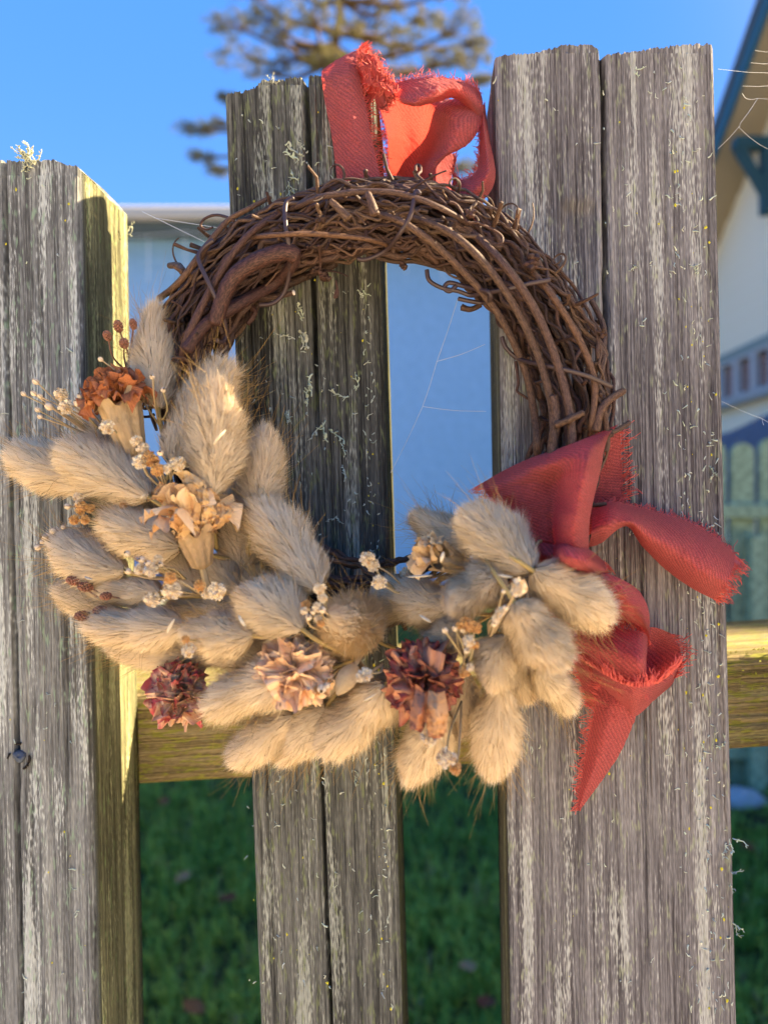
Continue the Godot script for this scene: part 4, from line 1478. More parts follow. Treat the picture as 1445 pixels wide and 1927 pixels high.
# ---------------------------------------------------------------- dried carnations
func petal_mesh(at: Vector3, dir: Vector3, outw: Vector3, ln: float, wd: float, ruffle: float, curl: float, inner: Color, edge: Color, o: Vector3, edge_at := 0.72) -> ArrayMesh:
	# a crinkled petal that leaves at along dir and bends towards outw
	var b := mb(o)
	var nu := 15
	var nv := 11
	var roll := rnd(-0.4, 0.4)
	outw = outw.rotated(dir.normalized(), roll)
	var side := dir.cross(outw).normalized()
	var ph := rnd(0, TAU)
	var ph2 := rnd(0, TAU)
	var k1 := rnd(1.8, 3.4)
	var fold := rnd(-0.35, 0.4)
	var seed_n := rnd(0, 5000)
	for j in nv:
		var v := float(j) / (nv - 1)
		var bend := curl * v * v
		var cen := at + (dir * cos(bend * 0.6) + outw * sin(bend * 0.6)) * ln * v
		var nrm := (outw * cos(bend) - dir * sin(bend)).normalized()
		var half := wd * 0.5 * (0.22 + 0.78 * pow(sin(minf(v, 0.86) / 0.86 * PI * 0.5), 1.2))
		for i in nu:
			var u := float(i) / (nu - 1) * 2.0 - 1.0
			var round_ := 1.0 - 0.16 * u * u * v
			var crimp := ruffle * v * (0.35 + 0.65 * v) * (sin(u * k1 * 1.5 + ph + v * 1.5) * 0.75 + sin(u * k1 * 3.6 + ph2 + v * 2.0) * 0.4 * v) * wd * 0.34
			var nz := noise.get_noise_3d(u * 30.0 + seed_n, v * 30.0, seed_n * 0.3)
			var p := cen + side * half * u * (1.0 - 0.12 * absf(fold)) + dir * ln * (round_ - 1.0) * v
			p += nrm * (crimp + fold * u * u * half * 0.8 + nz * wd * 0.22)
			if j == nv - 1:
				p += dir * ln * rnd(-0.05, 0.05)
			var e := clampf((maxf(v, absf(u) * v) - edge_at + nz * 0.5) * 3.5, 0.0, 1.0)
			b.add(p, vary(inner.lerp(edge, e), 0.05), Vector2(u * 0.5, v))
	b.grid(0, nv, nu)
	return b.mesh()

func carnation(called: String, at: Vector3, axis: Vector3, size: float, count: int, openness: float, inner: Color, edge: Color, calyx_len: float, calyx_r: float, calyx_col: Color, label: String, ruffle := 1.0) -> Node3D:
	# at: where the petals leave the calyx; size: petal length
	axis = axis.normalized()
	var o := base(called, at - axis * calyx_len, label, "dried flower", "dried carnations in the wreath")
	var x := side_of(axis)
	var y := axis.cross(x)
	var g := 2.399963
	for k in count:
		var f := (k + 0.5) / count
		var a := k * g + rnd(-0.3, 0.3)
		var rad_ := x * cos(a) + y * sin(a)
		var tilt := openness * pow(f, 0.7) + rnd(-0.28, 0.28)
		var dir := (axis * cos(tilt) + rad_ * sin(tilt)).normalized()
		var outw := (rad_ * cos(tilt) - axis * sin(tilt)).normalized()
		var ln := size * rnd(0.85, 1.12) * (1.0 - 0.10 * f)
		var m := petal_mesh(at + rad_ * calyx_r * 0.45 * f, dir, outw, ln, size * rnd(0.62, 1.0), ruffle, rnd(-0.5, 1.4), vary(inner, 0.10), vary(edge, 0.10), o.position, rnd(0.62, 0.95))
		part("petal", m, M.petal, o)
	if calyx_len > 0.001:
		var b := mb(o.position)
		var rows := 14
		var cols := 37
		for j in rows:
			var t := float(j) / (rows - 1)
			for i in cols:
				var a := TAU * (i % (cols - 1)) / (cols - 1)
				var r := calyx_r * (0.42 + 0.58 * pow(t, 0.8)) * (1.0 + 0.10 * sin(a * 9.0 + t * 1.5) + 0.06 * sin(a * 4.0 + t * 3.0))
				if j == 0:
					r *= 0.45
				var rise := t * calyx_len * (1.0 + (0.16 * sin(a * 5.0) if j == rows - 1 else 0.0))
				if j == rows - 1:
					r *= 1.12
				b.add(o.position + axis * rise + (x * cos(a) + y * sin(a)) * r, vary(calyx_col, 0.07) * (0.93 + 0.10 * sin(a * 9.0)), Vector2(a * 2.0, t))
		b.grid(0, rows, cols)
		part("calyx", b.mesh(), M.petal, o)
		var sb := mb(o.position)
		tube(sb, smooth_path(PackedVector3Array([o.position + axis * 0.002, o.position - axis * 0.006 + away * 0.002, o.position - axis * 0.012 + away * 0.010]), 4), rad(9, 0.0012, 0.0010), 7, Color(0.42, 0.31, 0.17))
		part("stem", sb.mesh(), M.twig, o)
	return o

func big_petal(o: Node3D, pts: Array, col: Color, edge: Color, crimp: float) -> void:
	# one large petal drawn through a small grid of points [x, y, depth]
	var grid := []
	for r in pts:
		var row := PackedVector3Array()
		for q in r:
			row.append(fp(q[0], q[1], q[2]))
		grid.append(row)
	var b := surface(grid, 9, 9, o.position, col, 0.0030 * crimp, edge)
	part("petal", b.mesh(), M.petal, o)

func surface(grid: Array, su: int, sv: int, off: Vector3, col: Color, wrinkle: float, edge := Color(-1, 0, 0), uvk := 30.0) -> Mb:
	# Catmull-Rom sheet through rows of points
	var b := mb(off)
	var rows := []
	for r in grid:
		rows.append(smooth_path(r, su))
	var nc: int = rows[0].size()
	var nr := (rows.size() - 1) * sv + 1
	var sn := rnd(0, 3000)
	var prev := PackedVector3Array()
	var vv := 0.0
	for j in nr:
		var k := mini(j / sv, rows.size() - 2)
		var f := float(j - k * sv) / sv
		var line := PackedVector3Array()
		for i in nc:
			line.append(rows[k][i].cubic_interpolate(rows[k + 1][i], rows[maxi(k - 1, 0)][i], rows[mini(k + 2, rows.size() - 1)][i], f))
		if j > 0:
			vv += line[nc / 2].distance_to(prev[nc / 2])
		var uu := 0.0
		for i in nc:
			if i > 0:
				uu += line[i].distance_to(line[i - 1])
			var p := line[i]
			if wrinkle > 0.0:
				p -= away * 0.45 * wrinkle * noise.get_noise_3d(uu * 3000.0, vv * 16000.0, sn + 400.0)
				p -= away * wrinkle * (noise.get_noise_3d(p.x * 5200.0, p.y * 5200.0, sn) + 0.5 * noise.get_noise_3d(p.x * 14000.0, p.y * 14000.0, sn + 900.0))
			var c := col
			if edge.r >= 0.0:
				var e := maxf(absf(2.0 * i / (nc - 1) - 1.0), 1.0 - float(j) / (nr - 1)) if false else float(nr - 1 - j) / (nr - 1)
				c = col.lerp(edge, clampf((1.0 - e - 0.8 + noise.get_noise_2d(i * 60.0, j * 60.0) * 0.4) * 4.0, 0, 1))
			b.add(p, c, Vector2(uu, vv) * uvk)
		prev = line
	b.grid(0, nr, nc)
	return b

func build_carnations() -> void:
	rng.seed = 321
	noise.frequency = 0.05
	var tan_ := Color(0.72, 0.48, 0.24)
	# rust flower, upper left: head at (212, 712), funnel down to (258, 852)
	var c0 := fp(222, 752, -0.040)
	var ax0 := fp(205, 690, -0.044) - fp(254, 858, -0.040)
	carnation("dried_carnation", c0, ax0, 0.0108, 38, 1.30, Color(0.50, 0.19, 0.075), Color(0.42, 0.14, 0.055), 0.0205, 0.0074, Color(0.80, 0.56, 0.30), "rust brown dried carnation with a long tan calyx at the upper left", 0.9)
	# orange curled flower
	var c1 := fp(366, 1000, -0.0526)
	var o1 := carnation("dried_carnation", c1, fp(350, 925, -0.0544) - fp(382, 1070, -0.0520), 0.0160, 11, 0.62, Color(0.74, 0.46, 0.22), Color(0.82, 0.58, 0.33), 0.0125, 0.0060, Color(0.76, 0.50, 0.25), "orange-tan dried carnation with large curled petals", 0.7)
	big_petal(o1, [[[375, 985, -0.0538], [390, 990, -0.0550], [400, 985, -0.0550]], [[362, 950, -0.0556], [385, 955, -0.0574], [408, 968, -0.0562]], [[348, 915, -0.0556], [372, 915, -0.0586], [398, 945, -0.0568]], [[330, 890, -0.0538], [352, 886, -0.0562], [385, 905, -0.0556]]], Color(0.72, 0.47, 0.22), Color(0.80, 0.60, 0.34), 1.0)
	big_petal(o1, [[[378, 990, -0.0532], [384, 1000, -0.0544], [386, 1006, -0.0532]], [[400, 965, -0.0544], [405, 985, -0.0568], [402, 1000, -0.0550]], [[415, 945, -0.0538], [422, 970, -0.0568], [415, 992, -0.0550]], [[428, 950, -0.0526], [436, 962, -0.0544], [432, 978, -0.0538]]], Color(0.66, 0.39, 0.17), Color(0.74, 0.48, 0.24), 1.2)
	big_petal(o1, [[[366, 1000, -0.0544], [374, 996, -0.0556], [382, 992, -0.0550]], [[348, 985, -0.0556], [358, 972, -0.0586], [372, 965, -0.0568]], [[325, 975, -0.0550], [334, 958, -0.0586], [350, 945, -0.0568]], [[300, 962, -0.0532], [310, 942, -0.0556], [325, 925, -0.0550]]], Color(0.68, 0.40, 0.17), Color(0.74, 0.50, 0.26), 1.2)
	big_petal(o1, [[[362, 1004, -0.0556], [372, 1006, -0.0568], [382, 1004, -0.0556]], [[340, 995, -0.0568], [350, 985, -0.0598], [366, 985, -0.0580]], [[335, 1005, -0.0574], [345, 1000, -0.0610], [358, 1002, -0.0586]], [[332, 1012, -0.0562], [342, 1014, -0.0592], [352, 1016, -0.0574]]], Color(0.69, 0.42, 0.18), Color(0.76, 0.52, 0.28), 1.0)
	big_petal(o1, [[[360, 995, -0.0526], [366, 990, -0.0538], [372, 985, -0.0526]], [[318, 965, -0.0520], [325, 950, -0.0550], [340, 938, -0.0532]], [[296, 940, -0.0520], [306, 930, -0.0538], [322, 915, -0.0526]], [[282, 945, -0.0520], [292, 925, -0.0520], [300, 905, -0.0520]]], Color(0.64, 0.36, 0.16), Color(0.70, 0.44, 0.22), 1.2)
	# beige rosette, bottom centre-left, facing us
	var c2 := fp(556, 1265, -0.056)
	carnation("dried_carnation", c2, fp(542, 1255, -0.080) - c2, 0.0116, 40, 1.45, Color(0.92, 0.59, 0.33), Color(0.94, 0.65, 0.40), 0.010, 0.005, tan_, "beige-pink dried carnation facing out at the bottom", 1.1)
	# crimson and tan, bottom centre
	var c3 := fp(796, 1282, -0.056)
	var o3 := carnation("dried_carnation", c3, fp(790, 1268, -0.085) - c3, 0.0116, 44, 1.5, Color(0.63, 0.30, 0.17), Color(0.33, 0.07, 0.06), 0.010, 0.005, tan_, "crimson-edged dried carnation, largest at the bottom centre", 1.35)
	big_petal(o3, [[[806, 1300, -.074], [820, 1302, -.078], [836, 1300, -.074]], [[803, 1335, -.078], [821, 1335, -.086], [843, 1335, -.078]], [[803, 1365, -.076], [822, 1368, -.084], [841, 1362, -.076]], [[806, 1385, -.072], [822, 1392, -.076], [838, 1380, -.072]]], Color(0.66, 0.36, 0.17), Color(0.26, 0.06, 0.06), 1.5)
	big_petal(o3, [[[782, 1300, -.070], [796, 1305, -.074], [804, 1300, -.070]], [[774, 1330, -.074], [790, 1335, -.082], [803, 1335, -.076]], [[770, 1355, -.072], [786, 1362, -.078], [800, 1360, -.074]], [[772, 1370, -.070], [786, 1378, -.074], [796, 1374, -.070]]], Color(0.50, 0.22, 0.12), Color(0.24, 0.06, 0.06), 1.5)
	# pink-red, lower left
	var c4 := fp(342, 1300, -0.034)
	carnation("dried_carnation", c4, fp(325, 1312, -0.052) - c4, 0.0112, 36, 1.30, Color(0.76, 0.50, 0.31), Color(0.55, 0.095, 0.105), 0.012, 0.0045, tan_, "pink-red dried carnation at the lower left, in front of the rail", 1.25)
	# closed tan flower, right of the gap
	var c5 := fp(826, 1046, -0.050)
	carnation("dried_carnation", c5, fp(790, 1022, -0.054) - fp(880, 1060, -0.046), 0.0098, 9, 0.62, Color(0.72, 0.47, 0.24), Color(0.78, 0.55, 0.30), 0.0125, 0.0045, Color(0.74, 0.52, 0.28), "closed tan dried carnation pointing left below the blue gap", 0.5)
	# a bare tan bud
	var c6 := fp(655, 1274, -0.060)
	var bud := base("dried_bud", c6, "pointed tan dried bud between the beige and crimson carnations", "dried bud")
	var bb := mb(c6)
	var p0 := fp(668, 1252, -0.058)
	var p1 := fp(634, 1308, -0.064)
	for j in 10:
		var t := j / 9.0
		for i in 17:
			var a := TAU * (i % 16) / 16.0
			var r := 0.0032 * pow(sin(PI * (0.12 + 0.86 * t)), 0.8) * (1.0 + 0.07 * sin(a * 5.0 + t))
			var d := (p1 - p0).normalized()
			var x := side_of(d)
			bb.add(p0.lerp(p1, t) + (x * cos(a) + d.cross(x) * sin(a)) * r, vary(Color(0.74, 0.53, 0.29), 0.06), Vector2(a, t))
	bb.grid(0, 10, 17)
	part("husk", bb.mesh(), M.petal, bud)
	var bst := mb(c6)
	tube(bst, PackedVector3Array([p0, p0 + (p0 - p1) * 0.3 + away * 0.004, p0 + (p0 - p1) * 0.6 + away * 0.010]), rad(3, 0.0009, 0.0008), 6, Color(0.6, 0.44, 0.24))
	part("stem", bst.mesh(), M.twig, bud)

# ---------------------------------------------------------------- small dried blooms
func bloom_mesh(sd: int) -> ArrayMesh:
	# baby's breath: a ball of crumpled petals, unit radius
	rng.seed = sd
	var b := mb()
	for j in 9:
		for i in 13:
			var th := PI * j / 8.0
			var ph := TAU * (i % 12) / 12.0
			var d := Vector3(sin(th) * cos(ph), cos(th), sin(th) * sin(ph))
			b.add(d * (0.66 + 0.22 * noise.get_noise_3dv(d * 70.0 + Vector3(sd * 90, 0, 0))), Color(0.72, 0.62, 0.48))
	b.grid(0, 9, 13)
	for k in 58:
		var f := (k + 0.5) / 58.0
		var th := acos(1.0 - 1.55 * f)
		var a := k * 2.399963
		var d := Vector3(sin(th) * cos(a), cos(th), sin(th) * sin(a))
		var s := side_of(d)
		var q := d.cross(s)
		var r := rnd(0.15, 0.26)
		var up_ := rnd(0.62, 1.12)
		var c := vary(Color(0.86, 0.81, 0.72), 0.07)
		if rng.randf() < 0.14:
			c = Color(0.70, 0.55, 0.36)
		var i0 := b.v.size()
		var ph := rnd(0, TAU)
		for j in 3:
			for i in 5:
				var u := i / 4.0 - 0.5
				var v := j / 2.0
				b.add(d * (0.35 + (up_ - 0.35) * v + rnd(-0.05, 0.07)) + s * u * r * (0.7 + 1.6 * v) + q * (0.26 * v * sin(u * 7.0 + ph) + rnd(-0.06, 0.06)), c)
		b.grid(i0, 3, 5)
	return b.mesh(false)

func bud_mesh(sd: int) -> ArrayMesh:
	rng.seed = sd
	var b := mb()
	for j in 8:
		var t := j / 7.0
		for i in 13:
			var a := TAU * (i % 12) / 12.0
			var r := 0.9 * pow(sin(PI * (0.06 + 0.86 * t)), 0.7) * (1.0 + 0.12 * cos(a * 5.0) * t)
			var dark := 0.5 + 0.5 * cos(a * 5.0)
			b.add(Vector3(cos(a) * r, (t - 0.5) * 2.0, sin(a) * r), Color(0.76, 0.66, 0.52).lerp(Color(0.34, 0.25, 0.20), clampf(dark * 1.6 - 0.7, 0, 1)))
	b.grid(0, 8, 13)
	return b.mesh()

func pod_mesh(sd: int) -> ArrayMesh:
	rng.seed = sd
	var b := mb()
	for k in 46:
		var f := (k + 0.5) / 46.0
		var a := k * 2.399963
		var r := 0.62 * pow(sin(PI * (0.08 + 0.86 * f)), 0.7)
		var p := Vector3(cos(a) * r, (f - 0.5) * 2.2, sin(a) * r)
		var d := Vector3(cos(a), 0.4, sin(a)).normalized()
		tube(b, PackedVector3Array([p - d * 0.15, p + d * 0.12, p + d * 0.26]), PackedFloat32Array([0.24, 0.24, 0.06]), 5, vary(Color(0.27, 0.12, 0.075), 0.25))
	return b.mesh()

func build_sprigs() -> void:
	var blooms := [bloom_mesh(1), bloom_mesh(2), bloom_mesh(3)]
	var buds := [bud_mesh(4), bud_mesh(5)]
	var pods := [pod_mesh(6)]
	rng.seed = 654
	var tanned: StandardMaterial3D = M.white.duplicate()
	tanned.albedo_color = Color(0.93, 0.78, 0.56)
	# label, root, then [x, y, radius px, kind] (w white bloom, t tan bloom, b bud, p pod)
	var sprigs := [
		["airy sprig of white blooms and round buds reaching left past the rust flower", -.034, 222, 842, [[116, 743, 13, "w"], [127, 767, 15, "w"], [68, 718, 8, "b"], [45, 741, 6, "b"], [64, 740, 7, "b"], [76, 745, 6, "b"], [93, 765, 10, "b"], [72, 771, 7, "b"], [76, 784, 6, "b"], [145, 759, 8, "b"], [151, 746, 7, "b"]]],
		["single white bloom beside the rust flower's calyx", -.046, 222, 850, [[203, 804, 14, "w"]]],
		["three tiny buds around the rust flower's head", -.040, 300, 800, [[190, 676, 6, "b"], [287, 709, 7, "b"], [308, 734, 7, "b"]]],
		["cluster of white and tan blooms above the orange flower", -.054, 320, 930, [[258, 831, 12, "w"], [271, 843, 11, "w"], [302, 852, 8, "b"], [265, 869, 15, "w"], [284, 864, 16, "t"], [297, 884, 13, "t"], [335, 873, 15, "w"], [316, 882, 10, "w"], [262, 845, 8, "b"]]],
		["tan and white cluster left of the orange flower, above the rounded tail", -.040, 260, 985, [[149, 936, 10, "w"], [128, 953, 8, "b"], [155, 957, 13, "t"], [171, 957, 9, "t"], [141, 978, 10, "t"], [161, 978, 9, "t"], [147, 946, 8, "b"]]],
		["small pair of tan buds left of the rounded bunny tail's tip", -.036, 290, 985, [[215, 942, 8, "b"], [234, 952, 9, "t"]]],
		["row of small buds at the left edge, against the picket", -.030, 230, 1010, [[101, 999, 8, "b"], [85, 1011, 8, "b"], [120, 992, 6, "b"], [72, 1030, 8, "b"], [80, 1020, 6, "b"]]],
		["cluster of small buds left of the orange flower's stem foot", -.056, 350, 1090, [[240, 1042, 8, "b"], [268, 1053, 9, "b"], [298, 1052, 9, "w"], [242, 1075, 8, "b"], [264, 1071, 11, "w"], [285, 1073, 14, "w"], [280, 1060, 8, "b"], [303, 1062, 7, "b"]]],
		["white blooms in a row beneath the orange flower", -.062, 380, 1120, [[320, 1087, 13, "t"], [324, 1111, 18, "w"], [287, 1127, 15, "w"], [376, 1102, 12, "t"], [409, 1112, 18, "w"], [390, 1116, 11, "w"]]],
		["lone tan-and-white bloom above the pink-red carnation", -.060, 380, 1200, [[356, 1223, 14, "w"], [350, 1203, 8, "t"]]],
		["upright spray of white and tan buds left of the end-on tail", -.064, 625, 1190, [[602, 1108, 12, "w"], [607, 1126, 10, "w"], [575, 1138, 10, "t"], [597, 1143, 10, "w"], [607, 1148, 9, "b"], [573, 1150, 8, "w"], [589, 1151, 8, "b"], [581, 1162, 8, "b"], [598, 1164, 8, "w"], [604, 1173, 8, "t"]]],
		["white bloom group at the foot of the blue gap", -.050, 770, 1120, [[690, 1052, 14, "w"], [702, 1064, 13, "w"], [696, 1048, 9, "w"], [713, 1095, 15, "w"]]],
		["pale bloom half hidden behind the closed tan flower's lower side", -.026, 800, 1110, [[765, 1080, 13, "w"], [778, 1076, 9, "w"]]],
		["white bloom with a small one between the tan bud and the crimson carnation", -.066, 720, 1250, [[688, 1270, 14, "w"], [678, 1274, 10, "w"]]],
		["greyish bloom pair beside the beige carnation's right side", -.058, 650, 1250, [[606, 1296, 12, "b"], [596, 1300, 9, "t"], [616, 1290, 8, "b"]]],
		["bright white bloom with one bud amid the right cluster of tails", -.074, 930, 1190, [[975, 1105, 17, "w"], [947, 1113, 6, "b"]]],
		["short chain of pale buds below the bright white bloom", -.072, 920, 1195, [[951, 1144, 8, "b"], [941, 1152, 10, "w"], [934, 1163, 9, "w"], [930, 1174, 8, "b"]]],
		["tan and grey bud cluster right above the crimson carnation", -.066, 880, 1250, [[837, 1186, 8, "b"], [856, 1182, 8, "b"], [871, 1185, 8, "b"], [878, 1174, 14, "t"], [893, 1181, 13, "t"], [882, 1206, 12, "w"], [891, 1213, 10, "t"], [878, 1224, 8, "b"], [866, 1176, 9, "t"]]],
		["small pinkish bloom at the right edge of the crimson carnation", -.064, 880, 1240, [[874, 1265, 11, "t"], [884, 1256, 8, "w"]]],
		["white bloom under the crimson carnation's lowest petals", -.062, 830, 1350, [[806, 1390, 15, "w"], [822, 1386, 9, "w"]]],
		["pair of hanging blooms, white and tan, below everything at the bottom", -.058, 868, 1320, [[840, 1426, 19, "w"], [857, 1446, 13, "t"]]],
		["sprig of round brown pods above the rust flower", -.034, 240, 700, [[223, 614, 11, "p"], [203, 632, 10, "p"], [234, 646, 11, "p"], [251, 610, 9, "p"]]],
		["sprig of reddish brown seed cones at the left under the tails", -.040, 290, 1150, [[138, 1093, 11, "p"], [161, 1104, 12, "p"], [200, 1122, 10, "p"], [188, 1149, 11, "p"], [156, 1159, 12, "p"]]],
	]
	for s in sprigs:
		var w: float = s[1]
		var root := fp(s[2], s[3], minf(w + 0.012, -0.02))
		var cat := "dried flowers"
		if s[4][0][3] == "p":
			cat = "seed pods"
		var o := base("baby_breath_sprig" if cat == "dried flowers" else "seed_pod_sprig", root, s[0], cat, "sprigs of small dried blooms" if cat == "dried flowers" else "sprigs of brown pods")
		var stems := mb(root)
		for q in s[4]:
			var at := fp(q[0], q[1], w - 0.004 - rnd(0, 0.004))
			var r: float = q[2] / F * (CAM.z - at.z)
			var d := (at - root).normalized()
			var up := (d * 0.5 - away * rnd(0.5, 1.0) + rv(0.3)).normalized()
			if q[3] == "p" or q[3] == "b":
				up = (d + rv(0.3) - away * 0.2).normalized()
			var x := side_of(up)
			var bs := Basis(x, up, x.cross(up)) * Basis(Vector3.UP, rnd(0, TAU))
			var nm: String = {"w": "bloom", "t": "bloom", "b": "bud", "p": "pod"}[q[3]]
			var m: Mesh = blooms[rng.randi() % 3]
			if q[3] == "b":
				m = buds[rng.randi() % 2]
			elif q[3] == "p":
				m = pods[0]
			var k := part(nm, m, tanned if q[3] == "t" else (M.twig if q[3] == "p" else M.white), o)
			k.transform = Transform3D(bs.scaled(Vector3.ONE * r * (1.0 if q[3] != "b" else 0.85)), at)
			k.position -= root
			var mid := root.lerp(at, rnd(0.45, 0.65)) + rv(0.002)
			var sp := smooth_path(PackedVector3Array([root, mid, at - up * r * 0.6]), 5)
			tube(stems, sp, rad(sp.size(), 0.00042, 0.00026), 5, vary(Color(0.40, 0.30, 0.17), 0.2) if cat == "dried flowers" else Color(0.22, 0.12, 0.09))
		part("stem", stems.mesh(), M.twig, o)

# ---------------------------------------------------------------- ribbon
const CORAL := Color(0.80, 0.195, 0.185)

func fray(b: Mb, edge: PackedVector3Array, inner: PackedVector3Array, per_m: float, ln0: float, ln1: float) -> void:
	# loose threads that stand out from an edge; inner is the next line of the cloth
	for i in edge.size() - 1:
		var seg := edge[i].distance_to(edge[i + 1])
		var cnt := int(seg * per_m + rng.randf())
		for k in cnt:
			var f := rng.randf()
			var p := edge[i].lerp(edge[i + 1], f)
			var q := inner[i].lerp(inner[i + 1], f)
			var d := (p - q).normalized()
			var al := (edge[i + 1] - edge[i]).normalized()
			d = (d + al * rnd(-0.5, 0.5) - away * rnd(-0.25, 0.45)).normalized()
			var ln := rnd(ln0, ln1) * (0.45 + 0.75 * absf(noise.get_noise_2d(p.x * 9000.0, p.y * 9000.0)) + 0.25 * rng.randf())
			var sway := al * rnd(-0.6, 0.6) + rv(0.45)
			var m1 := p + d * ln * 0.5
			var e := m1 + (d + sway).normalized() * ln * 0.5
			var pts := PackedVector3Array([p - d * 0.0004, p + d * ln * 0.28, m1, m1.lerp(e, 0.6) + rv(ln * 0.06), e])
			tube(b, pts, PackedFloat32Array([0.00014, 0.00014, 0.00014, 0.00013, 0.00009]), 3, vary(Color(0.70, 0.13, 0.11), 0.18))

func ribbon(o: Node3D, called: String, pts: Array, frays := "", su := 8, sv := 8, wrinkle := 0.0009) -> void:
	# frays: any of l r t b, the frayed edges (left, right column; top, bottom row)
	var grid := []
	for r in pts:
		var row := PackedVector3Array()
		for q in r:
			row.append(fp(q[0], q[1], q[2]))
		grid.append(row)
	var b := surface(grid, su, sv, o.position, CORAL, wrinkle)
	var pm := part(called, b.mesh(), M.cloth, o)
	if frays == "":
		return
	var nc: int = (pts[0].size() - 1) * su + 1
	var nr := b.v.size() / nc
	var fb := mb(o.position)
	for e in frays:
		var a := PackedVector3Array()
		var c := PackedVector3Array()
		if e == "l" or e == "r":
			for j in nr:
				var k := 0 if e == "l" else nc - 1
				a.append(b.v[j * nc + k] + o.position)
				c.append(b.v[j * nc + k + (1 if e == "l" else -1)] + o.position)
		else:
			for i in nc:
				var j := 0 if e == "t" else nr - 1
				a.append(b.v[j * nc + i] + o.position)
				c.append(b.v[(j + (1 if e == "t" else -1)) * nc + i] + o.position)
		fray(fb, a, c, 3600.0, 0.0020, 0.0085)
	var f := part("frayed_edge", fb.mesh(), M.thread, pm)
	f.set_meta("kind", "stuff")

